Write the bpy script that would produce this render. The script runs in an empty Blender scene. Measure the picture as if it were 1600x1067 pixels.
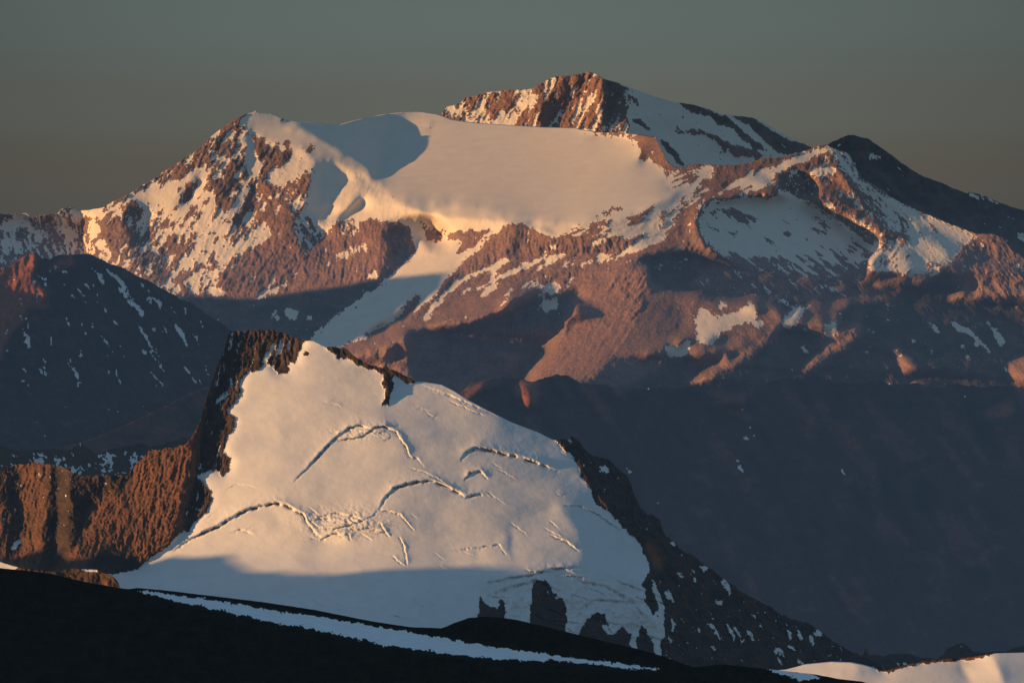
import bpy, math, time
import numpy as np
T0 = time.time()
# ---------------------------------------------------------------- scene scale
# 1 unit = 100 m.  The viewer stands at the origin looking along +Y.
HALF = math.tan(math.radians(6.0))
K = HALF / 800.0                       # metres per survey step and unit of distance
SUN_AZ, SUN_EL = 22.0, 6.5             # sun: to the left and a little behind the viewer
L = np.array([-math.cos(math.radians(SUN_AZ)) * math.cos(math.radians(SUN_EL)),
              -math.sin(math.radians(SUN_AZ)) * math.cos(math.radians(SUN_EL)),
              math.sin(math.radians(SUN_EL))])
scene = bpy.context.scene
col = scene.collection
UMIN, UMAX = -220, 1820

# ---------------------------------------------------------------- noise
_rng = np.random.RandomState(7)
_perm = _rng.permutation(512).astype(np.int64)
_g = _rng.rand(512) * 2 * math.pi
_gx, _gy = np.cos(_g), np.sin(_g)
def pnoise(x, y, seed=0):
    xi = np.floor(x).astype(np.int64); yi = np.floor(y).astype(np.int64)
    xf = x - xi; yf = y - yi
    sx = xf*xf*xf*(xf*(xf*6-15)+10); sy = yf*yf*yf*(yf*(yf*6-15)+10)
    def g(ix, iy, dx, dy):
        h = _perm[(_perm[(ix + seed*37) & 511] + iy) & 511]
        return _gx[h]*dx + _gy[h]*dy
    a = g(xi, yi, xf, yf); b = g(xi+1, yi, xf-1, yf)
    c = g(xi, yi+1, xf, yf-1); d = g(xi+1, yi+1, xf-1, yf-1)
    return 1.5*((a + (b-a)*sx) + ((c + (d-c)*sx) - (a + (b-a)*sx))*sy)
def fbm(x, y, seed=0, oct=5, gain=.5, lac=2.03, ridged=False):
    s = 0; a = 1; n = 0
    for o in range(oct):
        v = pnoise(x, y, seed+o*5)
        if ridged: v = 1 - 2*np.abs(v)**.8
        s = s + a*v; n += a; a *= gain
        x, y = (x*.8 - y*.6)*lac + 3.1, (x*.6 + y*.8)*lac + 7.7
    return s/n
def fbm_axis(x, y, seed=0, oct=4, gain=.5, ridged=False):       # keeps its axes, for fluted faces
    s = 0; a = 1; n = 0
    for o in range(oct):
        v = pnoise(x + 9.1*o, y + 4.3*o, seed+o*5)
        if ridged: v = 1 - 2*np.abs(v)**.8
        s = s + a*v; n += a; a *= gain
        x, y = x*1.97, y*1.97
    return s/n
def sstep(a, b, x):
    t = np.clip((x-a)/(b-a), 0, 1); return t*t*(3-2*t)

# ---------------------------------------------------------------- survey grid tools
class Grid:
    """A working grid over one mountain: step s, from v0 to v1."""
    def __init__(g, v0, v1, s):
        g.s = s; g.v0 = v0
        g.us = np.arange(UMIN, UMAX + s, s, dtype=float); g.vs = np.arange(v0, v1 + s, s, dtype=float)
        g.U, g.V = np.meshgrid(g.us, g.vs)
        g.shape = g.U.shape
        g.WU = g.WV = None
    def warp(g, amp, wl, seed):
        g.WU = g.U + amp*fbm(g.U/wl, g.V/wl, seed, 4, .6)
        g.WV = g.V + amp*fbm(g.U/wl, g.V/wl, seed+50, 4, .6)
    def poly(g, pts, warped=True):
        U, V = (g.WU, g.WV) if (warped and g.WU is not None) else (g.U, g.V)
        p = np.array(pts, float)
        x0, y0 = p.min(0) - 14; x1, y1 = p.max(0) + 14
        j0 = max(0, int((x0-g.us[0])/g.s)); j1 = min(g.shape[1], int((x1-g.us[0])/g.s)+2)
        i0 = max(0, int((y0-g.v0)/g.s)); i1 = min(g.shape[0], int((y1-g.v0)/g.s)+2)
        m = np.zeros(g.shape, bool)
        if i1 <= i0 or j1 <= j0: return m
        u = U[i0:i1, j0:j1]; v = V[i0:i1, j0:j1]; r = np.zeros(u.shape, bool)
        for (xa, ya), (xb, yb) in zip(p, np.roll(p, -1, 0)):
            if ya == yb: continue
            c = ((ya > v) != (yb > v)) & (u < (xb-xa)*(v-ya)/(yb-ya) + xa)
            r ^= c
        m[i0:i1, j0:j1] = r
        return m
    def sample(g, A, u, v):
        x = np.clip((u-g.us[0])/g.s, 0, g.shape[1]-1.001); y = np.clip((v-g.v0)/g.s, 0, g.shape[0]-1.001)
        i = y.astype(int); j = x.astype(int); fy = y-i; fx = x-j
        return (A[i, j]*(1-fx)+A[i, j+1]*fx)*(1-fy) + (A[i+1, j]*(1-fx)+A[i+1, j+1]*fx)*fy
    def nearest(g, A, u, v):
        x = np.clip(np.rint((u-g.us[0])/g.s), 0, g.shape[1]-1).astype(int)
        y = np.clip(np.rint((v-g.v0)/g.s), 0, g.shape[0]-1).astype(int)
        return A[y, x]
    def blur(g, A, px):
        if px <= 0: return A
        r = int(3*px/g.s)+1; k = np.exp(-.5*(np.arange(-r, r+1)*g.s/px)**2); k /= k.sum()
        B = np.pad(A, ((r, r), (r, r)), 'edge')
        B = sum(k[i]*B[:, i:i+A.shape[1]] for i in range(2*r+1))
        return sum(k[i]*B[i:i+A.shape[0], :] for i in range(2*r+1))
    def solve(g, p, q, D0, length):
        """surface whose slopes are closest to p (rightward) and q (upward)"""
        lam = (g.s/length)**2
        gx = p*g.s; gy = -q*g.s
        H, W = g.shape
        div = np.zeros(g.shape)
        ax = .5*(gx[:, 1:]+gx[:, :-1]); ay = .5*(gy[1:]+gy[:-1])
        div[:, :-1] += ax; div[:, 1:] -= ax; div[:-1] += ay; div[1:] -= ay
        rhs = div - lam*D0
        R = np.concatenate([rhs, rhs[::-1]], 0); R = np.concatenate([R, R[:, ::-1]], 1)
        F = np.fft.rfft2(R)
        ky = 2*np.cos(2*math.pi*np.arange(2*H)/(2*H))-2; kx = 2*np.cos(2*math.pi*np.arange(W+1)/(2*W))-2
        F /= (ky[:, None]+kx[None, :]-lam)
        return np.fft.irfft2(F, s=R.shape)[:H, :W]

def line_dist(U, V, pts):
    """distance to a polyline and side (+1 = above it when drawn left to right)"""
    best = np.full(U.shape, 1e9); side = np.zeros(U.shape); along = np.zeros(U.shape)
    acc = 0.; P = np.array(pts, float)
    for a, b in zip(P[:-1], P[1:]):
        d = b-a; l = math.hypot(*d)+1e-9
        t = np.clip(((U-a[0])*d[0]+(V-a[1])*d[1])/l**2, 0, 1)
        dx = U-a[0]-t*d[0]; dy = V-a[1]-t*d[1]; r = np.hypot(dx, dy)
        s = -(d[0]*dy-d[1]*dx)/l
        m = r < best
        best[m] = r[m]; side[m] = np.sign(s[m]); along[m] = (acc+t*l)[m]
        acc += l
    return best, side, along, acc

FIELDS = dict(off=0., free=0., p=0., q=1., snow=0., rough=1., tint=0., ang=0., flut=0., band=0.)
class Mass:
    def __init__(m, v0, v1, s, d0, warp=(5, 22, 3), **base):
        m.g = Grid(v0, v1, s); m.g.warp(*warp); m.d0 = d0
        b = dict(FIELDS); b.update(base)
        m.f = {k: np.full(m.g.shape, float(v)) for k, v in b.items()}
        m.part = np.zeros(m.g.shape, np.int32); m.parts = []
    def part_id(m, name):
        if name not in m.parts: m.parts.append(name)
        return m.parts.index(name)
    boost = False
    def add(m, pts, part=None, warped=True, **kw):
        if m.boost and .55 <= kw.get('snow', 0) < 1.4 and min(np.ptp(np.array(pts), axis=0)) < 24: kw['snow'] = kw['snow']*1.35
        k = m.g.poly(pts, warped)
        for a, b in kw.items():
            m.f[a][k] = b(m.g.U[k], m.g.V[k]) if callable(b) else b
        if part: m.part[k] = m.part_id(part)
        return k
    def stroke(m, pts, w, part=None, **kw):
        """a polygon grown along a line, width tapering; w may be a list"""
        P = np.array(pts, float); n = len(P)
        if m.boost and kw.get('snow', 0) >= .7 and np.max(w) <= 9: kw['snow'] = 1.5
        W = np.array(w, float) if hasattr(w, '__len__') else np.full(n, float(w))
        T = np.gradient(P, axis=0); T /= np.linalg.norm(T, axis=1)[:, None]+1e-9
        N = np.stack([-T[:, 1], T[:, 0]], 1)
        Q = np.concatenate([P+N*W[:, None]/2, (P-N*W[:, None]/2)[::-1]])
        return m.add(Q, part, **kw)

def sun_shadow(g, D, top_v, steps=140, ds=5.):
    """which cells of a surface the sun cannot reach"""
    tE = math.tan(math.radians(SUN_EL))/math.cos(math.radians(SUN_AZ)); tA = math.tan(math.radians(SUN_AZ))
    sh = np.zeros(g.shape, bool); H, W = g.shape
    inside = g.V >= top_v[None]
    Dm = np.where(inside, D, 1e9)
    for k in range(1, steps):
        s = k*ds; j = int(round(s/g.s)); i = s*tE/g.s; i0 = int(i); fi = i-i0
        if j >= W or i0+1 >= H: break
        src = np.minimum(Dm[:H-i0-1, :W-j], 1e9)
        a = Dm[:H-1-i0, :W-j]; b = Dm[1:H-i0, :W-j]
        src = b*(1-fi)+a*fi                      # row r-i
        sh[i0+1:, j:] |= src < D[i0+1:, j:] - tA*s - .6
    return sh
def facing(g, D):
    py = np.gradient(D, g.s, axis=0); px = np.gradient(D, g.s, axis=1)
    return (px*L[0] - L[1] - py*L[2])/np.sqrt(1+px**2+py**2)

def enforce(m, D, top, iters=14, c=3.5, limit=160., blur=7.):
    """nudge faces outwards or back until the low sun picks out the right ones"""
    g = m.g; tv = interp_line(top, g.us); p = m.f['p']
    ok = g.blur(m.f['free'], 4.) < .1; S = (p >= .65) & ok; T = (p <= .28) & ok; corr = np.zeros(g.shape); inside = g.V >= tv[None]+2
    for it in range(iters):
        X = D+corr
        dark = sun_shadow(g, X, tv) | (facing(g, X) < .03)
        w1 = S & ~dark & inside; w2 = T & dark & inside
        corr += g.blur(c*w1.astype(float)-c*w2.astype(float), blur)
        np.clip(corr, -limit, limit, corr)
    print('light fit: wrongly lit %.3f wrongly dark %.3f' % (w1.sum()/max(1, (S&inside).sum()), w2.sum()/max(1, (T&inside).sum())))
    return D+corr

def interp_line(pts, u):
    P = np.array(pts, float); return np.interp(u, P[:, 0], P[:, 1])

def build(m, name, top, bottom, step, material, base_ramp, length, top_rough=(2., 40.), back=60., seed=1,
          slope_blur=3., scarps=(), extra=None, relief=1.0, label=None, category=None, snow_noise=(14., 1.8), freq=1.0, down=1.2, fit=0, urange=(UMIN, UMAX), snow_blur=1.2):
    g = m.g; f = m.f
    p = g.blur(f['p'], slope_blur); q = g.blur(f['q'], slope_blur)
    D = g.solve(p, q, base_ramp(g.U, g.V), length)
    D = D + g.blur(f['off'], 7.)
    if fit: D = enforce(m, D, top, fit)
    snow_s = g.blur(f['snow'], snow_blur); rough_s = g.blur(f['rough'], 3.); tint_s = g.blur(f['tint'], 4.)
    flut_s = g.blur(f['flut'], 3.); band_s = g.blur(f['band'], 3.)
    us = np.arange(urange[0], urange[1]+step, step); nc = len(us)
    tr = g.sample(rough_s, us, interp_line(top, us))
    vt = interp_line(top, us) + top_rough[0]*np.clip(tr, .05, 1.5)*fbm(us/top_rough[1], us*0+seed*3.3, seed, 6, .62)
    vb = interp_line(bottom, us)
    nr = int(np.max(vb-vt)/step)+2
    t = np.linspace(0, 1, nr)[:, None]
    Vg = vt[None]*(1-t)+vb[None]*t; Ug = np.broadcast_to(us[None], Vg.shape).copy()
    d = g.sample(D, Ug, Vg); snow = g.sample(snow_s, Ug, Vg); rough = g.sample(rough_s, Ug, Vg)
    tint = g.sample(tint_s, Ug, Vg); flut = g.sample(flut_s, Ug, Vg); band = g.sample(band_s, Ug, Vg)
    # --- rock relief along the fall lines of each face
    angs = np.unique(f['ang']); rel = np.zeros(Ug.shape); sn = np.zeros(Ug.shape); wsum = np.zeros(Ug.shape)
    for a in angs:
        w = g.sample(g.blur((f['ang'] == a).astype(float), 2.5), Ug, Vg)
        k = w > .01
        if not k.any(): continue
        th = math.radians(a); u = Ug[k]*freq; v = Vg[k]*freq
        al = u*math.sin(th)+v*math.cos(th); ac = u*math.cos(th)-v*math.sin(th)
        wob = 4*pnoise(u/35, v/35, seed+9)+1.2*pnoise(u/7, v/7, seed+8)
        iso = fbm(u/46, v/46, seed+11, 7, .58, ridged=True)
        fl = fbm_axis((ac+wob)/14, al/60, seed+21, 6, .64, ridged=True)
        fl2 = fbm((ac+wob)/8, al/15, seed+31, 5, .68)
        fs = flut[k]
        r = iso*8.5*(1-fs*.5) + fl*(2.5+4.*fs) + fl2*2.4
        s_ = fbm_axis((ac+wob*.7)/snow_noise[0], al/(snow_noise[0]*snow_noise[1]*(1+2.2*fs)), seed+41, 5, .66)
        s_ = s_*(.75+.25*fs)+.5*(1-.75*fs)*fbm(u/5.5, v/5.5, seed+44, 3, .6)
        rel[k] += -r*w[k]; sn[k] += s_*w[k]; wsum[k] += w[k]
    rel /= np.maximum(wsum, .05); sn /= np.maximum(wsum, .05)
    # snow lies where the field is high; rock stands a little proud of it
    thr = 1-snow
    x = sn*1.05+.5 + .10*np.clip(rel/6, -1, 1)
    S = sstep(thr-.035, thr+.035, x)
    S = np.where(snow > .985, 1., np.where(snow < .015, 0., S))
    roughS = rough*(1-S*.62)
    d = d + rel*rough*relief*(1-.45*S) - (1-S)*1.1*rough*relief
    d = d + relief*.5*fbm(Ug/6*freq, Vg/6*freq, seed+61, 3, .6)*roughS*.9
    d = d + relief*1.6*fbm(Ug/90*freq, Vg/45*freq, seed+71, 4, .5)*(1-np.clip(rough, 0, 1))
    tint = tint + .55*fbm(Ug/34, Vg/16, seed+101, 5, .6) - np.clip(rel, -8, 8)*.035*(-1)*(-1)  # recesses darkened in the tint, as ambient shade
    # ledges
    if (band > .01).any():
        vb_ = Vg + 5*pnoise(Ug/60, Vg/60, seed+81)
        d = d + band*2.2*np.sin(vb_/3.1+2*pnoise(Ug/25, Vg/9, seed+83))
    for (pts, h, wdt) in scarps:
        P = np.array(pts, float); x0, y0 = P.min(0)-60; x1, y1 = P.max(0)+60
        kk = (Ug > x0) & (Ug < x1) & (Vg > y0) & (Vg < y1)
        if not kk.any(): continue
        uu = Ug[kk]+2.2*fbm(Ug[kk]/9, Vg[kk]/9, 91, 3, .6); vv = Vg[kk]+2.2*fbm(Ug[kk]/9, Vg[kk]/9, 97, 3, .6)
        r, sd, al, tot = line_dist(uu, vv, pts)
        env0 = np.clip(np.minimum(al, tot-al)/(.22*tot), 0, 1); env = env0*np.clip(.62+1.0*pnoise(al/13, al*0+3.7, 5)+.5*pnoise(al/4.5, al*0+1.3, 9), .12, 1.4)
        pr = -h*.75*env0*(.82+.25*pnoise(al/40, al*0+2.2, 5))*(.5+.5*np.tanh(sd*r/wdt))*np.exp(-r/(2.4+1.8*wdt))           # upper lip stands out
        pr = pr + 1.3*h*env*np.exp(-((sd*r+wdt*1.0)/(wdt*.75))**2)        # open crack below it
        d[kk] += pr
    if extra is not None: d, S, tint = extra(Ug, Vg, d, S, tint)
    dist = m.d0*(1+K*d)
    X = (Ug-800)*K*dist; Z = (533.5-Vg)*K*dist; Y = dist
    # --- far side of the mountain
    nb = 7; bk = np.linspace(1, 0, nb, endpoint=False)[:, None]**1.3*back*m.d0*K
    Xb = X[:1]+0*bk; Yb = Y[:1]+bk; Zb = Z[:1]-bk*(.75*down)-0.0
    X = np.vstack([Xb, X]); Y = np.vstack([Yb, Y]); Z = np.vstack([Zb, Z])
    S = np.vstack([np.repeat(S[:1], nb, 0), S]); tint = np.vstack([np.repeat(tint[:1], nb, 0), tint])
    NR = nr+nb
    rockmask = None
    pid = g.nearest(m.part, Ug, Vg); pid = np.vstack([np.repeat(pid[:1], nb, 0), pid])
    idx = np.arange(NR*nc).reshape(NR, nc)
    quads = np.stack([idx[:-1, :-1], idx[1:, :-1], idx[1:, 1:], idx[:-1, 1:]], -1).reshape(-1, 4)
    fp = pid[:-1, :-1].reshape(-1)
    co = np.stack([X, Y, Z], -1).reshape(-1, 3)
    names = m.parts
    root = None
    base = np.array([co[:, 0].mean(), co[:, 1].mean(), co[:, 2].min()])
    if len(names) > 1:
        root = bpy.data.objects.new(name, None); col.objects.link(root); root.location = base
        root.empty_display_size = 2
    else: base = np.zeros(3)
    for i, pn in enumerate(names):
        qs = quads[fp == i] if len(names) > 1 else quads
        if not len(qs): continue
        uq, inv = np.unique(qs, return_inverse=True); inv = inv.reshape(-1)
        me = bpy.data.meshes.new(pn)
        c = co[uq]-base
        me.vertices.add(len(c)); me.vertices.foreach_set('co', c.astype(np.float32).ravel())
        me.loops.add(len(inv)); me.loops.foreach_set('vertex_index', inv.astype(np.int32))
        me.polygons.add(len(qs)); me.polygons.foreach_set('loop_start', np.arange(0, len(inv), 4, dtype=np.int32))
        me.polygons.foreach_set('loop_total', np.full(len(qs), 4, np.int32))
        me.update(calc_edges=True)
        me.polygons.foreach_set('use_smooth', np.ones(len(qs), bool))
        a = me.attributes.new('snow', 'FLOAT', 'POINT'); a.data.foreach_set('value', S.ravel()[uq].astype(np.float32))
        a = me.attributes.new('tint', 'FLOAT', 'POINT'); a.data.foreach_set('value', tint.ravel()[uq].astype(np.float32))
        me.materials.append(material)
        o = bpy.data.objects.new(pn if root else name, me); col.objects.link(o)
        if root: o.parent = root
        else: root = o
    root['kind'] = 'structure'
    if label: root['label'] = label
    if category: root['category'] = category
    print('built', name, len(co), 'verts', round(time.time()-T0, 1), 's')
    return m, D

# ---------------------------------------------------------------- materials
def terrain_material(name, rockA, rockB, rockC, scale, snow_col=(.80, .80, .80), bump=.25, snow_rough=.65):
    """tint -1..1 runs rockA (dark) .. rockB (brown) .. rockC (red); shaded faces set darker, sunlit ones redder"""
    mat = bpy.data.materials.new(name); mat.use_nodes = True
    nt = mat.node_tree; N = nt.nodes; N.clear(); lk = nt.links.new
    out = N.new('ShaderNodeOutputMaterial'); bs = N.new('ShaderNodeBsdfPrincipled'); lk(bs.outputs[0], out.inputs[0])
    at = N.new('ShaderNodeAttribute'); at.attribute_name = 'snow'
    tt = N.new('ShaderNodeAttribute'); tt.attribute_name = 'tint'
    geo = N.new('ShaderNodeNewGeometry')
    mp = N.new('ShaderNodeMapping'); mp.inputs['Scale'].default_value = (scale,)*3; lk(geo.outputs['Position'], mp.inputs[0])
    n1 = N.new('ShaderNodeTexNoise'); n1.inputs['Scale'].default_value = 1.2; n1.inputs['Detail'].default_value = 9; n1.inputs['Roughness'].default_value = .68
    n2 = N.new('ShaderNodeTexNoise'); n2.inputs['Scale'].default_value = 7; n2.inputs['Detail'].default_value = 8; n2.inputs['Roughness'].default_value = .7
    lk(mp.outputs[0], n1.inputs['Vector']); lk(mp.outputs[0], n2.inputs['Vector'])
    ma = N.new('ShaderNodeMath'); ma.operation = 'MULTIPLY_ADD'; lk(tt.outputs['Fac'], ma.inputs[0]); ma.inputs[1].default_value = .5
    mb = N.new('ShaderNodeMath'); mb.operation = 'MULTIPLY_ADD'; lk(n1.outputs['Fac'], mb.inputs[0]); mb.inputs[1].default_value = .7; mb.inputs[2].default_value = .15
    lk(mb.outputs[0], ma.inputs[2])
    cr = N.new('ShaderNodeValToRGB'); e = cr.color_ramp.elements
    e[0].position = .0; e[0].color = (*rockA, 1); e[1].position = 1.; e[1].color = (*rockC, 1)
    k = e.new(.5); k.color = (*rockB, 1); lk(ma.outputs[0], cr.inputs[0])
    mul = N.new('ShaderNodeMix'); mul.data_type = 'RGBA'; mul.blend_type = 'MULTIPLY'; mul.inputs['Factor'].default_value = .8
    c2 = N.new('ShaderNodeValToRGB'); c2.color_ramp.elements[0].position = .3; c2.color_ramp.elements[0].color = (.45, .45, .47, 1)
    c2.color_ramp.elements[1].position = .7; c2.color_ramp.elements[1].color = (1.4, 1.35, 1.3, 1)
    lk(n2.outputs['Fac'], c2.inputs[0]); lk(cr.outputs[0], mul.inputs['A']); lk(c2.outputs[0], mul.inputs['B'])
    # fine breakup of the snow edge
    sa = N.new('ShaderNodeMath'); sa.operation = 'MULTIPLY_ADD'; lk(n2.outputs['Fac'], sa.inputs[0]); sa.inputs[1].default_value = .8; lk(at.outputs['Fac'], sa.inputs[2])
    sr = N.new('ShaderNodeMapRange'); sr.inputs['From Min'].default_value = .78; sr.inputs['From Max'].default_value = 1.02; sr.interpolation_type = 'SMOOTHSTEP'
    lk(sa.outputs[0], sr.inputs['Value'])
    sc = N.new('ShaderNodeValToRGB'); sc.color_ramp.elements[0].position = .25; sc.color_ramp.elements[1].position = .75
    s0 = tuple(x*.87 for x in snow_col); sc.color_ramp.elements[0].color = (*s0, 1); sc.color_ramp.elements[1].color = (*snow_col, 1)
    lk(n1.outputs['Fac'], sc.inputs[0])
    mx = N.new('ShaderNodeMix'); mx.data_type = 'RGBA'; lk(sr.outputs[0], mx.inputs['Factor']); lk(mul.outputs['Result'], mx.inputs['A']); lk(sc.outputs[0], mx.inputs['B'])
    lk(mx.outputs['Result'], bs.inputs['Base Color'])
    bs.inputs['Roughness'].default_value = .9; bs.inputs['Specular IOR Level'].default_value = .15
    bp = N.new('ShaderNodeBump'); bp.inputs['Distance'].default_value = .6/scale
    bst = N.new('ShaderNodeMapRange'); bst.inputs['To Min'].default_value = bump; bst.inputs['To Max'].default_value = bump*.16; lk(sr.outputs[0], bst.inputs['Value'])
    lk(bst.outputs[0], bp.inputs['Strength']); lk(n2.outputs['Fac'], bp.inputs['Height']); lk(bp.outputs[0], bs.inputs['Normal'])
    return mat
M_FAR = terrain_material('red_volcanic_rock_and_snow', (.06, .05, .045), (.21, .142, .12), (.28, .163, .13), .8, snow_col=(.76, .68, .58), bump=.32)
M_NEAR = terrain_material('brown_rock_and_glacier_ice', (.036, .032, .030), (.105, .070, .048), (.25, .11, .06), 2.6, snow_col=(.80, .81, .82))
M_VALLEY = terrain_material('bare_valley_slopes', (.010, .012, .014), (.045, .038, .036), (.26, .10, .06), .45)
M_FORE = terrain_material('dark_scree_and_snow', (.030, .028, .026), (.06, .05, .04), (.10, .06, .04), 30, snow_col=(.94, .96, 1.), bump=.9)
M_OFF = terrain_material('plain_rock', (.06, .05, .045), (.12, .09, .07), (.2, .12, .08), .5)

# =====================================================================================
#  THE GREAT GLACIERED MASSIF (30 km away)
# =====================================================================================
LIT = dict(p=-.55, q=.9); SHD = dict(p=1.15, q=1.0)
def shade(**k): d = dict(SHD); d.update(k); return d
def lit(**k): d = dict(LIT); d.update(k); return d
C = Mass(150, 760, 2.5, 300., warp=(8, 18, 3), p=-.3, q=1.1, snow=.20, rough=.8, tint=.35, ang=-30, flut=.3)
C.part_id('rock_slope'); C.boost = True
C_TOP = [(-300, 350), (-100, 338), (0, 334), (20, 335), (40, 333), (50, 342), (62, 337), (90, 333), (97, 326), (112, 324), (122, 330), (140, 328),
         (160, 324), (180, 313), (190, 307), (200, 305), (225, 288), (245, 277), (265, 262), (290, 246), (310, 232), (330, 212), (350, 198), (372, 183),
         (385, 178), (396, 176), (399, 173), (402, 176), (425, 178), (445, 187), (470, 190), (510, 194), (530, 195), (545, 191), (560, 187), (572, 184), (600, 179),
         (625, 176), (660, 175), (680, 178), (690, 181), (705, 187), (740, 192), (770, 194), (850, 199), (900, 200), (905, 202), (935, 207), (975, 208), (1000, 211), (1024, 214),
         (1036, 238), (1043, 254), (1053, 260), (1071, 261), (1084, 256), (1113, 258), (1133, 259), (1166, 256), (1187, 249), (1207, 247), (1245, 241),
         (1269, 231), (1290, 226), (1300, 231), (1327, 240), (1333, 254), (1347, 278), (1381, 298), (1397, 311), (1448, 335), (1492, 352), (1526, 366), (1549, 365),
         (1566, 372), (1580, 389), (1600, 402), (1640, 420), (1900, 500)]
# ---- left shoulder and the rocky face of the ice peak
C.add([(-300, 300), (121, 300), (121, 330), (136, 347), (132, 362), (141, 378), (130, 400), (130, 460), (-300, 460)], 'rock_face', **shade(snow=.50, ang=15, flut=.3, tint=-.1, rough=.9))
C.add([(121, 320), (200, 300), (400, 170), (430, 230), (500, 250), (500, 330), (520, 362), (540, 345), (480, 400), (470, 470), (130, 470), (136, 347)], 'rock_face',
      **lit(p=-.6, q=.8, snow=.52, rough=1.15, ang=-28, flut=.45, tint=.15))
C.add([(190, 300), (400, 170), (385, 200), (330, 250), (300, 268), (262, 284), (200, 306)], p=-.7, snow=.42, rough=1.2)
C.add([(325, 215), (352, 200), (380, 195), (385, 220), (384, 262), (375, 275), (335, 275), (328, 262)], p=-.5, snow=.50, rough=1.3)
C.add([(340, 225), (385, 205), (386, 245), (345, 255)], p=-.7, snow=.5)
C.add([(330, 245), (385, 240), (388, 262), (378, 274), (330, 272), (326, 262)], p=.1, snow=.26, tint=-.2)
C.add([(385, 203), (391, 207), (399, 239), (393, 259), (384, 262), (384, 235)], 'snowfield', **shade(snow=.9, rough=.5))
C.add([(396, 210), (408, 226), (430, 234), (445, 233), (463, 244), (450, 255), (430, 262), (415, 280), (398, 285), (400, 255)], p=-.1, snow=.28, rough=1.3, tint=-.1)
C.add([(400, 250), (408, 252), (400, 272), (388, 286), (375, 292), (366, 285), (380, 278)], 'snowfield', p=-.35, snow=.97, rough=.3)
C.add([(414, 281), (431, 260), (449, 252), (465, 243), (480, 242), (490, 256), (478, 270), (468, 278), (462, 292), (440, 297), (424, 294)], 'snowfield', p=-.55, snow=.93, rough=.5)
C.add([(380, 300), (405, 288), (460, 292), (478, 262), (484, 268), (474, 310), (452, 330), (458, 372), (430, 410), (400, 330)], p=-.5, snow=.36, tint=.6, rough=1.2)
C.add([(400, 330), (455, 325), (462, 380), (480, 400), (470, 460), (345, 465), (350, 430), (390, 395), (420, 352)], p=-.4, snow=.24, tint=.75, rough=1.2)
C.add([(380, 400), (440, 395), (478, 402), (450, 440), (395, 462), (345, 462), (352, 425)], p=0., snow=.10, tint=.2, rough=1.2)
# hanging snowfields
C.add([(121, 331), (140, 327), (160, 325), (165, 343), (157, 360), (160, 374), (172, 392), (192, 420), (176, 416), (152, 404), (150, 378), (140, 366), (136, 350)], 'snowfield', p=-.5, snow=.97, rough=.35)
C.add([(165, 340), (192, 315), (193, 335), (182, 340)], p=-.8, snow=.96, rough=.4)
C.add([(204, 306), (230, 290), (262, 285), (285, 276), (300, 270), (318, 262), (326, 275), (320, 300), (312, 320), (303, 340), (292, 357), (270, 357), (252, 345), (240, 330), (234, 318), (214, 317)], 'snowfield', p=-.45, snow=.98, rough=.3)
C.add([(235, 330), (252, 345), (270, 356), (292, 357), (285, 375), (240, 385)], p=-.5, snow=.62, rough=1.)
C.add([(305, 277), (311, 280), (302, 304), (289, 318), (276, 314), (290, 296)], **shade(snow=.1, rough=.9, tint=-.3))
C.add([(330, 282), (355, 275), (378, 280), (372, 300), (345, 297), (318, 300), (314, 298)], p=.1, snow=.2, tint=-.1)
C.add([(340, 298), (360, 296), (356, 308), (342, 325), (332, 332), (330, 318)], p=.3, snow=.15, tint=-.1)
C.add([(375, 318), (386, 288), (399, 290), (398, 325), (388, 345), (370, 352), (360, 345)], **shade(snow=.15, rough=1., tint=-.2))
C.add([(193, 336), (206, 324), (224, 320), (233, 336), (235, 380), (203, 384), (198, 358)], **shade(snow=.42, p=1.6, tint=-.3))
C.add([(168, 350), (190, 335), (200, 356), (203, 380), (175, 384), (160, 370)], p=.0, snow=.22, tint=.2, rough=1.2)
C.add([(225, 385), (262, 378), (258, 440), (230, 425), (205, 405)], p=.35, snow=.45, tint=-.2, rough=1.1)
C.stroke([(385, 292), (372, 322), (356, 342), (338, 368), (322, 396), (312, 420), (302, 452), (300, 462)], [8, 10, 12, 11, 11, 10, 7, 5], 'snowfield', p=-.5, snow=.95, rough=.5)
C.stroke([(326, 300), (318, 345), (308, 388), (288, 415), (272, 440)], [20, 17, 13, 12, 18], 'snowfield', p=-.5, snow=.93, rough=.5)
C.add([(268, 430), (282, 418), (280, 456), (262, 450), (256, 442)], 'snowfield', p=-.35, snow=.97, rough=.3)
C.stroke([(420, 350), (400, 374), (372, 384), (352, 398), (344, 414), (330, 436), (320, 452)], [14, 20, 16, 16, 10, 5, 4], p=-.65, snow=.78, rough=1.)
C.stroke([(318, 452), (335, 458), (352, 460)], [3, 5, 6], p=-.4, snow=.9)
C.add([(392, 466), (405, 458), (430, 447), (442, 436), (450, 436), (446, 446), (425, 462), (405, 467)], 'snowfield', p=-.4, snow=.97, rough=.3)
C.add([(440, 452), (455, 440), (478, 428), (476, 438), (458, 450)], p=-.7, snow=.1, tint=.7, rough=.4)
C.add([(457, 331), (475, 331), (494, 350), (512, 363), (498, 380), (482, 395), (469, 380), (459, 345)], **shade(snow=.55, ang=20, p=1.5, tint=-.3))
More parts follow.
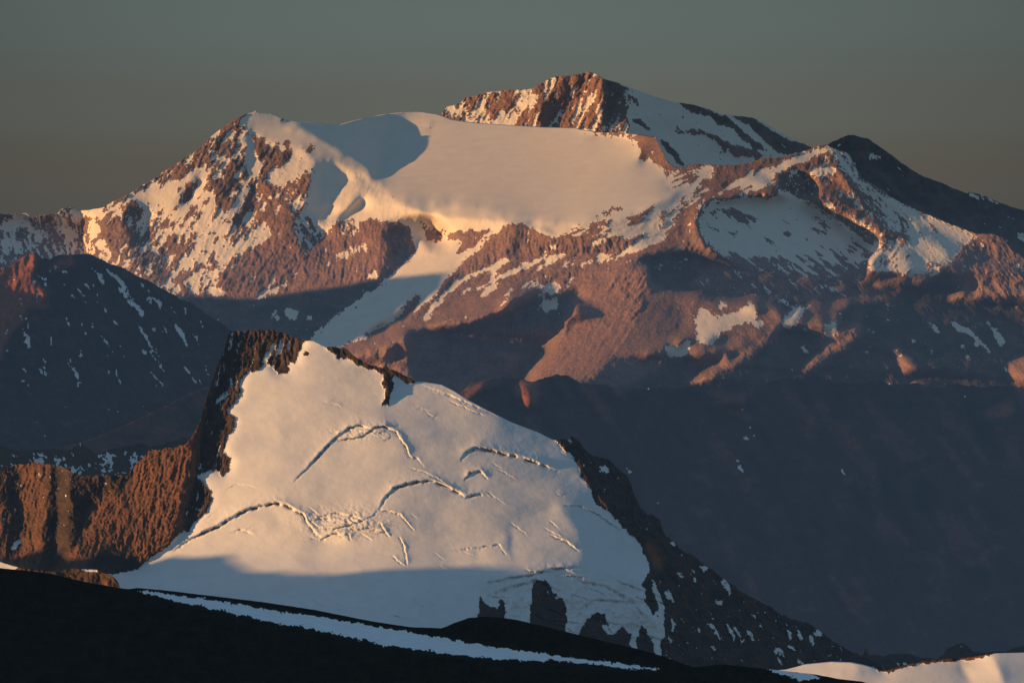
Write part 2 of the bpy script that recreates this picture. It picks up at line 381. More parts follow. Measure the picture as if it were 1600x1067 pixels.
# ---- summit ice cap, plateau
C.add([(381, 181), (399, 172), (420, 176), (442, 186), (470, 188), (500, 190), (545, 189), (575, 180), (625, 172), (700, 170), (905, 195), (1040, 210), (1026, 236), (1050, 262), (1060, 280), (1066, 300), (1040, 318),
       (990, 335), (940, 345), (900, 348), (860, 362), (800, 352), (740, 342), (690, 341), (640, 326), (600, 300), (590, 287), (560, 268), (528, 254), (492, 252), (470, 240), (440, 226), (405, 218), (388, 203), (378, 192)],
      'plateau_glacier', p=-1.7, q=3.9, snow=1., rough=.03, free=1.)
C.add([(381, 181), (399, 172), (420, 176), (440, 188), (458, 207), (478, 225), (495, 240), (528, 254), (492, 252), (470, 240), (440, 226), (405, 218), (388, 203), (378, 192)], p=-.25, q=1.3, snow=1., rough=.08)
C.add([(426, 178), (470, 186), (545, 189), (575, 180), (590, 184), (640, 195), (628, 203), (603, 205), (614, 222), (620, 235), (600, 250), (592, 268), (588, 276), (568, 254), (540, 236), (510, 222), (486, 208), (462, 194)],
      warped=False, p=1.05, q=2.8, snow=1., rough=.02, free=1.)
C.add([(458, 194), (486, 208), (510, 222), (540, 236), (568, 254), (592, 280), (596, 290), (560, 268), (528, 254), (500, 244), (478, 226), (458, 207)], p=-1.0, q=1.6, snow=1., rough=.08, free=0.)
C.add([(620, 314), (680, 318), (740, 322), (790, 335), (850, 345), (850, 352), (780, 345), (700, 338), (640, 326)], p=.55, q=2.4, snow=1., rough=.05)
C.add([(850, 349), (870, 349), (900, 352), (880, 360), (862, 362), (845, 357)], p=.8, q=1.6, snow=1., rough=.1)
C.add([(664, 199), (675, 197), (684, 200), (668, 203)], p=.3, q=1., snow=.3, rough=1.)
# bright ice cliff under the cap
C.add([(394, 204), (402, 210), (417, 220), (444, 226), (470, 229), (481, 238), (493, 252), (481, 252), (462, 244), (444, 236), (425, 232), (406, 224)], 'ice_cliff', p=-1.1, q=.5, snow=1., rough=.6)
C.add([(487, 252), (529, 252), (547, 262), (572, 270), (596, 288), (612, 312), (640, 324), (680, 338), (739, 340), (775, 342), (802, 349), (786, 360), (773, 366), (763, 358), (712, 362),
       (700, 364), (685, 355), (665, 342), (625, 344), (592, 347), (565, 345), (545, 345), (531, 343), (519, 358), (506, 363), (477, 330), (485, 294), (490, 264)], 'icefall', p=-.9, q=.7, snow=1., rough=.62, flut=.5, ang=-20)
C.add([(499, 254), (526, 256), (543, 278), (535, 294), (523, 313), (515, 331), (504, 347), (480, 323), (487, 294), (491, 266)], 'icefall', p=.75, q=1., snow=1., rough=.12)
C.stroke([(478, 322), (486, 336), (498, 350), (508, 360)], [5, 9, 11, 9], 'icefall', p=-1.3, q=.6, snow=1., rough=.3, off=-8)
C.add([(560, 311), (572, 315), (571, 325), (552, 335), (532, 350), (528, 340), (545, 326)], p=1.0, q=.9, snow=1., rough=.1)
C.add([(690, 342), (740, 342), (773, 346), (775, 362), (763, 357), (712, 361), (700, 363)], p=-1., q=.5, snow=1., rough=.4)
C.add([(547, 265), (590, 290), (612, 312), (600, 325), (575, 300), (550, 290)], p=-.6, q=1.2, snow=1., rough=.9)
# ---- brown buttress below the icefall
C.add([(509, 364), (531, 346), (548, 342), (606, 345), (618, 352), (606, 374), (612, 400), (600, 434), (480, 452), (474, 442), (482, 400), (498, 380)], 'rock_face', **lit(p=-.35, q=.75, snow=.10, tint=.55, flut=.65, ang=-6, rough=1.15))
C.add([(535, 346), (570, 342), (575, 362), (545, 372), (530, 366)], snow=.42)
C.add([(520, 395), (560, 383), (588, 378), (580, 388), (545, 402), (520, 410)], p=-.8, snow=.62, rough=.4)
C.add([(560, 436), (575, 428), (588, 420), (590, 436)], snow=.8, p=-.4)
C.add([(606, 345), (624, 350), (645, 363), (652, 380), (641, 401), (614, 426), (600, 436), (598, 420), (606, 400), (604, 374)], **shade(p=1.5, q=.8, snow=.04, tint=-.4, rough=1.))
C.add([(621, 344), (678, 343), (692, 364), (702, 364), (699, 373), (678, 384), (662, 390), (651, 398), (648, 381), (641, 357)], 'snowfield', **shade(p=1.1, snow=.95, rough=.5))
C.add([(655, 350), (672, 352), (692, 366), (682, 380), (668, 374)], snow=.3, p=1.)
C.add([(478, 455), (600, 436), (580, 470), (545, 500), (500, 530), (300, 520), (290, 462), (400, 466)], 'rock_slope', p=.25, q=1.5, snow=.06, tint=-.9, rough=.6, ang=-40)
C.stroke([(445, 480), (455, 495), (470, 488)], [5, 9, 5], snow=.7)
C.stroke([(425, 490), (436, 500)], [3, 6], snow=.7)
C.stroke([(472, 494), (488, 493)], [3, 4], snow=.7); C.stroke([(500, 492), (512, 490)], [3, 3], snow=.7)
# ---- valley glacier
C.add([(600, 438), (614, 426), (641, 402), (654, 392), (650, 378), (656, 366), (662, 378), (680, 384), (699, 374), (726, 373), (714, 392), (735, 385), (763, 365), (775, 361), (755, 385), (740, 396), (712, 420), (696, 436),
       (682, 458), (652, 488), (610, 506), (578, 528), (520, 545), (480, 535), (500, 512), (545, 478), (577, 458)], 'valley_glacier', p=-.35, q=1.5, snow=.99, rough=.22, ang=-45)
C.add([(712, 360), (763, 359), (748, 380), (722, 398), (710, 396), (726, 379), (708, 371)], 'rock_face', p=-.2, q=.7, snow=.12, tint=.4)
C.stroke([(662, 400), (690, 392), (712, 380)], [5, 7, 4], p=-.2, snow=.7, rough=1.3)
# ---- ridge beside it and the long red slopes
C.add([(696, 436), (714, 420), (742, 396), (766, 372), (785, 356), (805, 350), (835, 357), (850, 365), (900, 372), (990, 372), (1040, 350), (1090, 300), (1130, 275), (1190, 255), (1300, 226), (1300, 260), (1240, 290), (1160, 308), (1112, 314), (1090, 338),
       (1090, 370), (1076, 394), (1015, 395), (990, 412), (910, 458), (865, 461), (842, 456), (820, 467), (790, 487), (735, 504), (680, 515), (640, 515), (620, 520), (500, 545), (578, 528), (640, 500), (684, 458)], 'rock_slope',
      p=-.2, q=1.05, snow=.17, tint=.5, ang=-52, rough=.65, flut=.55, band=.3)
C.add([(490, 556), (560, 542), (640, 514), (700, 492), (770, 460), (800, 455), (790, 490), (735, 508), (680, 519), (640, 520), (620, 540), (560, 565)], p=-.15, off=-50.)
C.add([(684, 458), (700, 436), (730, 410), (738, 420), (700, 450), (660, 490), (620, 510), (600, 510), (650, 488)], p=.55, q=.9, snow=.1, tint=-.3, rough=1.1)
C.add([(612, 505), (640, 470), (655, 460), (660, 466), (640, 490), (612, 512), (575, 530), (572, 520)], p=.7, snow=.08, tint=-.4)
C.stroke([(660, 498), (690, 466), (720, 440), (745, 425), (775, 414), (810, 398)], [3, 4, 5, 6, 8, 5], p=-.7, snow=.85, rough=.4)
C.stroke([(763, 448), (780, 437), (800, 424), (840, 408)], [3, 4, 4, 4], p=-.6, snow=.7)
C.add([(764, 384), (785, 358), (806, 351), (815, 365), (800, 385), (792, 398), (775, 412), (745, 424), (722, 430), (712, 422), (740, 398)], 'rock_face', p=-.55, q=.5, snow=.04, tint=.5, flut=.9, ang=-8, rough=1.)
C.add([(806, 351), (820, 352), (838, 360), (840, 372), (815, 392), (792, 412), (798, 386)], p=.45, q=.5, snow=.08, tint=-.1, flut=.9, ang=0)
C.add([(822, 378), (850, 372), (990, 373), (985, 390), (940, 396), (830, 400), (805, 410), (815, 392)], 'rock_face', p=-.35, q=.35, snow=.03, tint=.4, flut=1., ang=0, rough=1.05, band=.5)
C.add([(838, 425), (910, 420), (965, 415), (955, 430), (880, 445), (840, 445)], p=-.3, q=.45, snow=.10, tint=.4, flut=.9, ang=0, band=.5)
C.add([(850, 400), (882, 398), (866, 412), (850, 418)], snow=.8, p=-.7); C.add([(880, 412), (900, 402), (898, 412), (880, 418)], snow=.7, p=-.6)
C.add([(832, 445), (852, 442), (876, 442), (872, 456), (860, 458), (838, 452)], snow=.62, p=-.7)
C.stroke([(880, 448), (898, 434)], [4, 6], snow=.8, p=-.7)
C.add([(860, 362), (900, 350), (950, 346), (1000, 334), (1055, 305), (1070, 300), (1060, 330), (1030, 350), (1000, 372), (870, 372)], p=-.55, q=1.2, snow=.5, ang=-62, rough=.5, flut=.8)
C.add([(840, 361), (875, 352), (905, 350), (880, 368), (858, 370)], snow=.85)
C.add([(945, 372), (965, 360), (990, 348), (1004, 344), (1000, 356), (985, 372)], snow=.95, p=-.55, rough=.3)
C.add([(962, 403), (980, 385), (1010, 372), (1032, 362), (1050, 348), (1052, 355), (1040, 368), (1010, 388), (985, 402), (970, 408)], 'snowfield', snow=.92, p=-.6, rough=.4)
C.add([(900, 430), (950, 408), (1010, 390), (1070, 350), (1085, 340), (1082, 372), (1060, 388), (1015, 396), (988, 412), (915, 456), (880, 462)], p=-.4, q=1.1, snow=.06, tint=.45, rough=.5)
C.add([(1030, 215), (1030, 245), (1050, 258), (1066, 285), (1050, 275), (1030, 262), (1020, 250), (1012, 250), (996, 252), (1002, 238), (995, 222), (975, 214), (935, 212), (905, 205), (935, 205), (1000, 209)], 'rock_face', p=-.1, q=.6, snow=.15, tint=.3, ang=-20)
C.add([(1003, 225), (1029, 215), (1022, 245), (1000, 252), (1004, 238)], p=0., q=.6, snow=.12, tint=.2)
C.add([(1030, 262), (1060, 266), (1110, 262), (1108, 300), (1080, 306), (1058, 305), (1045, 290)], 'snowfield', p=-.8, q=1.4, snow=.63, ang=-62, rough=.45, flut=.8)
C.add([(1095, 262), (1115, 258), (1118, 275), (1110, 290), (1088, 290)], p=-.6, q=1.6, snow=.97, rough=.2)
C.add([(1122, 265), (1170, 258), (1185, 266), (1160, 276), (1120, 278)], p=-.3, q=.8, snow=.26, ang=-55)
C.add([(1110, 300), (1150, 280), (1200, 262), (1245, 243), (1295, 226), (1302, 232), (1280, 245), (1250, 255), (1230, 262), (1215, 275), (1205, 290), (1170, 300), (1122, 306)], 'snowfield', p=-1.5, q=1.1, snow=.95, ang=-65, rough=.3)
C.add([(1122, 300), (1165, 283), (1178, 278), (1182, 290), (1165, 299), (1130, 306)], p=-1.5, q=1.1, snow=1., rough=.2)
C.add([(1085, 330), (1095, 312), (1130, 302), (1180, 298), (1215, 295), (1220, 308), (1160, 310), (1115, 316), (1093, 335), (1090, 365), (1075, 392), (1062, 380), (1080, 345)], 'rock_face', p=-.7, q=.8, snow=.28, tint=.5, ang=-10)
# ---- shaded bowls, the shade also darkened into their rock colour
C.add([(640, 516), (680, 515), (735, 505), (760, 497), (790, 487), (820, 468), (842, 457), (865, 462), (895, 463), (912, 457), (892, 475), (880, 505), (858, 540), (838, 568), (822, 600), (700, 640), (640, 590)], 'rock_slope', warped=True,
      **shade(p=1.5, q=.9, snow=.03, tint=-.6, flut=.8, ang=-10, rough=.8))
C.add([(790, 500), (880, 490), (872, 520), (835, 575), (815, 590), (800, 560)], p=.65, flut=.9)
C.add([(838, 480), (856, 468), (874, 478), (858, 484), (848, 486)], snow=.85)
C.add([(560, 545), (638, 518), (640, 590), (600, 575)], p=-.1, q=.9, snow=.1, rough=1.1, tint=.3)
C.add([(598, 560), (625, 535), (636, 560), (620, 585)], p=.6, snow=.05)
C.add([(910, 458), (988, 412), (1012, 416), (1018, 440), (1016, 470), (1000, 500), (985, 530), (955, 560), (930, 585), (822, 600), (838, 568), (860, 540), (882, 505), (893, 476)], 'rock_slope',
      p=-.05, q=1.1, snow=.02, tint=.5, ang=-38, flut=.85, rough=.5)
C.add([(950, 430), (1010, 418), (1018, 470), (1000, 505), (975, 500), (985, 470), (950, 455)], rough=1.1, snow=.08)
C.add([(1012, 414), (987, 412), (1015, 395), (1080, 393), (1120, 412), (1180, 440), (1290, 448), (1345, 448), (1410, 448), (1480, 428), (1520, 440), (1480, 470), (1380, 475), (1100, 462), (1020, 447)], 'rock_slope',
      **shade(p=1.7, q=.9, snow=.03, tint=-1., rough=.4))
C.add([(1020, 447), (1100, 460), (1200, 474), (1200, 520), (1080, 560), (1000, 600), (930, 600), (955, 560), (985, 530), (1003, 500)], p=.3, q=1.2, snow=.03, tint=.3, rough=.25)
C.add([(985, 535), (1040, 505), (1100, 530), (1160, 540), (1190, 520), (1260, 515), (1240, 560), (1180, 600), (900, 605), (935, 585)], p=.8, q=1., snow=.04, tint=-.1, rough=.8)
C.add([(1090, 345), (1098, 325), (1115, 316), (1160, 310), (1230, 308), (1290, 325), (1330, 348), (1370, 372), (1373, 386), (1352, 402), (1345, 440), (1250, 444), (1180, 424), (1130, 400), (1098, 372)], 'snowfield',
      **shade(p=1.35, q=1.3, snow=.97, rough=.25, ang=52, flut=.8))
C.add([(1220, 312), (1290, 325), (1372, 374), (1352, 402), (1345, 440), (1270, 444), (1250, 400), (1262, 360), (1245, 330)], snow=.48, rough=.4)
C.add([(1120, 322), (1150, 325), (1188, 342), (1180, 350), (1150, 342), (1122, 330)], snow=.2)
C.add([(1130, 395), (1180, 400), (1250, 400), (1345, 425), (1345, 446), (1250, 446), (1180, 430)], snow=.36, ang=52)
C.add([(1218, 272), (1235, 262), (1262, 270), (1278, 290), (1272, 308), (1240, 310), (1222, 300)], 'rock_face', **shade(snow=.35, p=1.4, tint=-.3, ang=10))
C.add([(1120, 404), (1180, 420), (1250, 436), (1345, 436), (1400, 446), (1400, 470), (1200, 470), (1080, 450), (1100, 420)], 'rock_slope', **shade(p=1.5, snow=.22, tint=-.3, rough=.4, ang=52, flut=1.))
# ---- right shoulder: snow slope, red rib, fan
C.add([(1292, 228), (1327, 240), (1345, 280), (1398, 312), (1450, 337), (1526, 366), (1500, 392), (1472, 420), (1440, 408), (1400, 370), (1370, 335), (1345, 305), (1325, 275), (1300, 262)], 'snowfield', p=.15, q=1.3, snow=.85, ang=40, rough=.45, flut=.5)
C.add([(1292, 228), (1330, 245), (1346, 282), (1390, 318), (1430, 350), (1420, 372), (1370, 338), (1330, 285)], p=.6, snow=.66)
C.add([(1268, 248), (1292, 236), (1308, 250), (1312, 262), (1330, 290), (1345, 308), (1352, 335), (1372, 346), (1405, 366), (1436, 396), (1475, 414), (1470, 426), (1440, 412), (1395, 378), (1362, 362), (1335, 340), (1310, 320), (1275, 308), (1285, 290), (1262, 268)], 'rock_face', p=-.8, q=.8, snow=.28, tint=.6, rough=1.)
C.add([(1268, 250), (1300, 240), (1308, 256), (1280, 262)], p=-.4, snow=.3, flut=.8, ang=0)
C.add([(1262, 270), (1280, 262), (1305, 262), (1306, 270), (1275, 276)], p=-.6, snow=.9)
C.add([(1372, 378), (1400, 372), (1438, 404), (1474, 424), (1440, 440), (1408, 448), (1375, 440), (1352, 428), (1355, 405)], 'snowfield', p=-.7, q=1., snow=.60, ang=-40, rough=.4, flut=.6, tint=.4)
C.add([(1350, 420), (1400, 432), (1440, 432), (1474, 426), (1445, 445), (1408, 450), (1370, 448)], p=-.7, snow=.1, tint=.4)
C.add([(1472, 420), (1500, 398), (1530, 375), (1549, 366), (1566, 372), (1580, 388), (1600, 402), (1900, 500), (1900, 560), (1600, 480), (1560, 470), (1500, 445)], 'rock_face', p=-.05, q=.8, snow=.33, tint=.2, ang=30, rough=1.1)
C.add([(1545, 385), (1560, 378), (1558, 440), (1590, 470), (1560, 475), (1530, 440)], p=-.3, snow=.15, tint=.5)
C.add([(1472, 424), (1500, 430), (1530, 440), (1520, 460), (1470, 455), (1440, 446)], p=.8, snow=.04)
# ---- low ridges under it; shade darkened into the rock tint, sunlit spurs reddened
C.add([(1020, 470), (1900, 470), (1900, 780), (800, 780), (900, 600), (985, 600), (1090, 540)], 'lower_slopes', warped=True, p=1.35, q=1.2, snow=.05, tint=-1.0, ang=42, rough=.6, flut=.3)
C.add([(1010, 455), (1180, 465), (1225, 480), (1220, 520), (1180, 545), (1085, 560), (1060, 545), (1000, 560), (960, 560), (990, 520)], p=.25, q=1.2, snow=.02, tint=.3, rough=.25)
C.add([(1084, 502), (1090, 478), (1102, 480), (1114, 492), (1140, 488), (1160, 484), (1174, 468), (1182, 490), (1176, 506), (1150, 508), (1128, 522), (1108, 542), (1090, 534)], 'snowfield', p=-.1, q=1.3, snow=.98, rough=.2)
C.add([(1120, 475), (1138, 474), (1134, 482), (1122, 480)], snow=.95); C.add([(1180, 502), (1194, 500), (1192, 512), (1180, 510)], snow=.95, p=-.3)
C.add([(1035, 540), (1080, 535), (1075, 555), (1045, 556)], snow=.9, p=.9)
C.add([(1222, 497), (1243, 478), (1266, 477), (1320, 469), (1326, 470), (1314, 488), (1310, 520), (1296, 530), (1284, 524), (1258, 516), (1236, 514)], 'rock_slope', p=-.7, q=1., snow=.05, tint=.5, rough=.4)
C.add([(1222, 497), (1243, 478), (1264, 478), (1250, 498), (1236, 514), (1224, 512)], snow=1., p=-.45, rough=.2)
C.add([(1286, 512), (1308, 500), (1310, 518), (1298, 530), (1284, 528)], snow=.95, p=-.7, rough=.2); C.add([(1248, 508), (1262, 506), (1256, 516)], snow=.9)
C.add([(1326, 473), (1345, 470), (1372, 464), (1385, 458), (1384, 470), (1345, 473)], p=-.7, q=1., snow=.05, tint=.5)
C.add([(1320, 510), (1345, 505), (1348, 518), (1318, 545), (1290, 558), (1270, 575), (1250, 584), (1262, 568), (1288, 545), (1300, 528)], 'rock_slope', p=-.75, q=.9, snow=.04, tint=.6, rough=.8)
C.stroke([(1075, 603), (1100, 592), (1122, 576), (1150, 562), (1185, 540), (1210, 520), (1218, 508)], [5, 10, 12, 10, 10, 10, 6], p=-.85, q=.8, snow=.06, tint=.6, rough=.8)
C.stroke([(1128, 545), (1132, 560), (1138, 575)], [12, 10, 6], p=-.6, snow=.05, tint=.5)
for a, b, w in [((1485, 503), (1545, 548), 5), ((1500, 540), (1518, 566), 4), ((1545, 512), (1568, 545), 10), ((1448, 505), (1468, 520), 6), ((1415, 530), (1430, 545), 3), ((1510, 535), (1540, 550), 3), ((1275, 445), (1322, 470), 2),
                ((1210, 470), (1240, 477), 3), ((1250, 538), (1268, 555), 4), ((1290, 450), (1310, 462), 2)]:
    C.stroke([a, ((a[0]+b[0])/2+2, (a[1]+b[1])/2-3), b], [w*.7, w, w*.5], snow=.9)
C.add([(1392, 540), (1402, 544), (1420, 560), (1436, 580), (1412, 582), (1402, 562)], p=-.75, snow=.0, tint=.8, rough=.3)
C.add([(1575, 570), (1600, 558), (1640, 556), (1640, 600), (1600, 604), (1582, 596)], p=-.75, snow=.0, tint=.8, rough=.5)
C.add([(1420, 600), (1450, 596), (1440, 606), (1424, 610)], p=-.7, snow=0, tint=.8)
for a in [(1372, 602), (1382, 600), (1408, 600), (1475, 600)]: C.stroke([a, (a[0]+12, a[1]+4)], [5, 5], snow=.9)
_r = np.random.RandomState(21)
def streaks(m, box, d, ln, wd, n, **kw):
    """snow-filled runnels, bare ribs or painted shading bands along the fall line"""
    for _ in range(n):
        x = _r.uniform(box[0], box[1]); y = _r.uniform(box[2], box[3]); l = _r.uniform(*ln); w_ = _r.uniform(*wd)
        a = _r.normal(0, .08); dx, dy = d[0]-a*d[1], d[1]+a*d[0]
        k = _r.normal(0, 2.)
        m.stroke([(x, y), (x+dx*l/2+k, y+dy*l/2+k), (x+dx*l, y+dy*l)], [w_*.4, w_, w_*.4], **kw)
streaks(C, (880, 1010, 325, 372), (.86, -.50), (35, 80), (2, 4.5), 22, snow=.9)
streaks(C, (900, 1040, 330, 372), (.86, -.50), (30, 70), (3, 6), 14, snow=.05)
streaks(C, (700, 860, 400, 490), (.80, -.58), (15, 50), (1.5, 3.5), 20, snow=.9)
streaks(C, (880, 1060, 350, 420), (.84, -.52), (15, 45), (2, 4.5), 26, snow=.9)
streaks(C, (1040, 1200, 270, 312), (.90, -.40), (25, 60), (2, 4), 18, snow=.05)
streaks(C, (1000, 1090, 300, 380), (.75, -.62), (20, 50), (2, 4), 18, snow=.9)
streaks(C, (215, 420, 330, 460), (.48, -.86), (12, 55), (1.5, 4), 26, snow=.9)
streaks(C, (330, 470, 250, 450), (.48, -.86), (10, 30), (1.5, 3.5), 18, snow=.9)
streaks(C, (125, 330, 330, 450), (.45, -.88), (8, 28), (3, 9), 60, snow=.0)
streaks(C, (230, 380, 210, 285), (.55, -.80), (8, 25), (1.5, 4), 16, snow=.9)
streaks(C, (400, 485, 225, 300), (.5, -.84), (8, 22), (3, 7), 24, snow=.0)
streaks(C, (500, 600, 350, 435), (.7, -.65), (8, 25), (1.5, 3), 9, snow=.9)
streaks(C, (240, 400, 250, 345), (.5, -.86), (6, 20), (2, 6), 34, snow=.0)
streaks(C, (0, 125, 335, 400), (.2, -.9), (10, 30), (3, 6), 22, snow=.9)
streaks(C, (1230, 1370, 330, 430), (-.80, -.60), (25, 80), (2, 5), 30, snow=.75)
streaks(C, (1100, 1260, 330, 430), (-.85, -.50), (15, 40), (2, 4), 14, snow=.1)
streaks(C, (1320, 1500, 270, 410), (-.75, -.64), (10, 30), (2, 4), 24, snow=.1)
streaks(C, (1380, 1460, 390, 440), (.7, -.7), (12, 34), (2, 4), 18, snow=.9)
streaks(C, (1300, 1600, 480, 590), (-.72, -.68), (12, 40), (1.5, 3), 18, snow=.9)
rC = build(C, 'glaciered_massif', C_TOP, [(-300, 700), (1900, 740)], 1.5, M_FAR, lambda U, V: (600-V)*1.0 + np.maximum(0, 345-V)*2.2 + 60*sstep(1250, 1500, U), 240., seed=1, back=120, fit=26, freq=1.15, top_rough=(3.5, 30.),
      relief=.8, snow_blur=3.2, snow_noise=(8., 1.8), label='great glaciered massif with a snow plateau and glowing red rock slopes, across the dark valley', category='mountain')

# ---- far summit behind the plateau
A = Mass(90, 320, 2.5, 372., warp=(4, 16, 9), p=1.1, q=1.1, snow=.97, rough=.15, tint=.0, ang=35, flut=.4)
A.part_id('snow_flank')
A_TOP = [(-300, 700), (560, 330), (640, 230), (675, 188), (690, 178), (698, 168), (722, 159), (726, 153), (765, 144), (800, 141), (830, 140), (845, 131), (862, 122), (880, 119), (900, 117), (918, 112), (930, 116),
         (945, 124), (965, 130), (980, 135), (1000, 143), (1025, 152), (1055, 160), (1080, 163), (1100, 168), (1125, 178), (1150, 181), (1175, 184), (1195, 192), (1215, 205), (1240, 217), (1262, 228), (1300, 250), (1400, 290), (1900, 420)]
A.add([(500, 230), (600, 100), (925, 100), (946, 122), (960, 140), (968, 135), (982, 138), (986, 160), (980, 180), (984, 212), (984, 240), (500, 260)], 'rock_face', p=-.8, q=.75, snow=.50, rough=.8, tint=.7, ang=-30, flut=.6)
A.add([(770, 190), (800, 165), (820, 148), (838, 145), (828, 165), (812, 180), (790, 200), (772, 202)], p=-1., snow=.82, rough=.5)
A.add([(855, 120), (925, 110), (946, 128), (946, 150), (925, 200), (895, 202), (880, 170), (850, 160)], flut=.95, ang=-25, snow=.46, p=-.8, rough=.9)
A.add([(934, 116), (950, 124), (975, 133), (974, 150), (962, 172), (952, 190), (943, 202), (941, 180), (946, 150), (944, 128)], **shade(p=2., snow=.15, rough=.3, tint=-.4))
A.add([(882, 124), (888, 122), (889, 150), (880, 172), (868, 168), (876, 150)], p=1., snow=.25)
A.add([(902, 120), (912, 117), (906, 150), (896, 150)], p=.8, snow=.25)
A.add([(855, 150), (866, 148), (870, 175), (866, 200), (842, 200), (842, 170)], p=.7, snow=.3)
A.add([(786, 172), (802, 160), (806, 163), (790, 176)], p=1.2, snow=.2)
for pts in ([(1055, 159), (1085, 163), (1110, 172), (1135, 183), (1170, 212), (1200, 236), (1180, 236), (1150, 206), (1130, 196), (1124, 198), (1110, 184), (1080, 176)],
            [(1140, 180), (1178, 184), (1205, 204), (1240, 222), (1266, 232), (1240, 242), (1215, 238), (1196, 222), (1176, 202), (1160, 190)],
            [(1262, 228), (1300, 248), (1250, 245), (1225, 215)], [(985, 185), (1000, 188), (1022, 204), (1010, 202), (992, 192)],
            [(1030, 217), (1042, 222), (1060, 240), (1072, 261), (1060, 256), (1045, 240)], [(985, 150), (996, 154), (1000, 166), (988, 160)]):
    A.add(pts, 'rock_band', p=1.2, snow=.12, tint=-.6, rough=.7)
A.add([(1050, 202), (1085, 200), (1110, 207), (1135, 222), (1160, 230), (1180, 236), (1195, 244), (1178, 256), (1130, 255), (1124, 240), (1128, 228), (1105, 214), (1075, 209), (1055, 207)], 'rock_band', p=-.75, q=.7, snow=.28, tint=.5, rough=.8)
A.add([(1124, 238), (1150, 246), (1178, 244), (1178, 256), (1130, 255)], p=-.5, snow=.85); A.add([(1050, 202), (1080, 202), (1066, 208)], p=-.8, snow=.85)
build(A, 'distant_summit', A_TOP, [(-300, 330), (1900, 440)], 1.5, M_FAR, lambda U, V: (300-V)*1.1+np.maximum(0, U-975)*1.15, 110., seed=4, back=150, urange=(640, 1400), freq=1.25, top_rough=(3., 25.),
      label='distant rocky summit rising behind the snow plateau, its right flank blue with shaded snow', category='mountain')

# ---- dark ridge falling away to the right
B = Mass(190, 560, 4, 350., warp=(5, 20, 15), p=1.3, q=.9, snow=.10, rough=.9, tint=-1., ang=35)
B.part_id('dark_ridge')
B_TOP = [(-300, 420), (1200, 300), (1275, 240), (1300, 221), (1327, 211), (1357, 216), (1377, 231), (1411, 257), (1441, 275), (1482, 291), (1510, 302), (1516, 299), (1540, 308), (1566, 318), (1600, 330), (1640, 345), (1900, 430)]
B.add([(1350, 240), (1380, 236), (1376, 248), (1355, 250)], snow=.6); B.add([(1510, 298), (1560, 315), (1560, 322), (1510, 303)], snow=.8)
B.add([(1560, 350), (1640, 360), (1640, 400), (1560, 370)], snow=.3)
build(B, 'shaded_ridge', B_TOP, [(-300, 520), (1900, 560)], 2.6, M_FAR, lambda U, V: (400-V)*1.0+np.maximum(U-1300, -60)*1.1, 150., urange=(1180, UMAX), seed=6, back=120, top_rough=(4., 30.),
      label='dark shaded ridge running down to the right edge behind the snowy shoulder', category='ridge')

# ---- navy hills at the foot of the massif, right of the near peak
F = Mass(540, 1200, 4, 245., warp=(6, 30, 19), p=1.0, q=1.2, snow=.0, rough=1.1, tint=-.3, ang=30)
F.part_id('lower_hills')
F_TOP = [(-300, 700), (500, 690), (640, 650), (690, 628), (724, 608), (745, 600), (780, 594), (800, 592), (830, 597), (860, 590), (890, 589), (920, 598), (960, 604), (1000, 606), (1050, 606), (1080, 604), (1150, 598), (1200, 592), (1240, 586), (1300, 590),
         (1350, 598), (1400, 600), (1450, 605), (1520, 602), (1560, 600), (1600, 606), (1900, 600)]
F.add([(722, 614), (740, 602), (780, 594), (808, 594), (770, 600), (742, 616), (728, 622)], p=-.9, tint=.8, q=.9, off=-48.)  # sunlit spots: the sun's red is also put into the rock tint
F.add([(804, 596), (838, 596), (838, 622), (836, 636), (820, 634), (804, 622)], p=-.7, tint=.8, q=.9, off=-48.)
F.add([(866, 596), (880, 596), (884, 628), (874, 618)], p=-.6, tint=.8, off=-48.); F.add([(960, 600), (975, 606), (970, 628), (958, 620)], p=-.5, tint=.7, off=-48.)
F.add([(1100, 636), (1130, 625), (1180, 612), (1158, 626), (1165, 634), (1140, 636)], p=-.6, tint=.9, q=.9, off=-48.)
F.add([(1520, 650), (1560, 634), (1580, 628), (1580, 650), (1540, 655)], p=-.5, tint=.9); F.add([(1585, 610), (1640, 600), (1640, 625), (1590, 620)], p=-.6, tint=.9)
F.stroke([(1160, 683), (1172, 688)], [4, 4], snow=.9); F.stroke([(1175, 680), (1184, 685)], [2, 3], snow=.9)
F.stroke([(1205, 685), (1210, 690)], [2, 2], snow=.9); F.stroke([(1057, 693), (1064, 702)], [3, 3], snow=.7)
streaks(F, (700, 1650, 640, 1000), (-.62, -.78), (40, 160), (8, 34), 46, tint=.15)  # lighter bands painted in for relief lost in the shade
streaks(F, (850, 1650, 620, 1000), (-.62, -.78), (30, 120), (6, 24), 40, tint=-.9)  # darker bands painted as the shaded sides of folds
streaks(F, (950, 1620, 610, 800), (-.5, -.86), (10, 26), (1.5, 3), 10, snow=.8)
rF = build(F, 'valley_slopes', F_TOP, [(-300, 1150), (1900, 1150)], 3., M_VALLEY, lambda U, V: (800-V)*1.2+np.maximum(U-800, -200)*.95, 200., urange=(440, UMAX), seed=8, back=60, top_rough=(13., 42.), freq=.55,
      label='bare dusky slopes filling the shaded valley on the right', category='hillside')

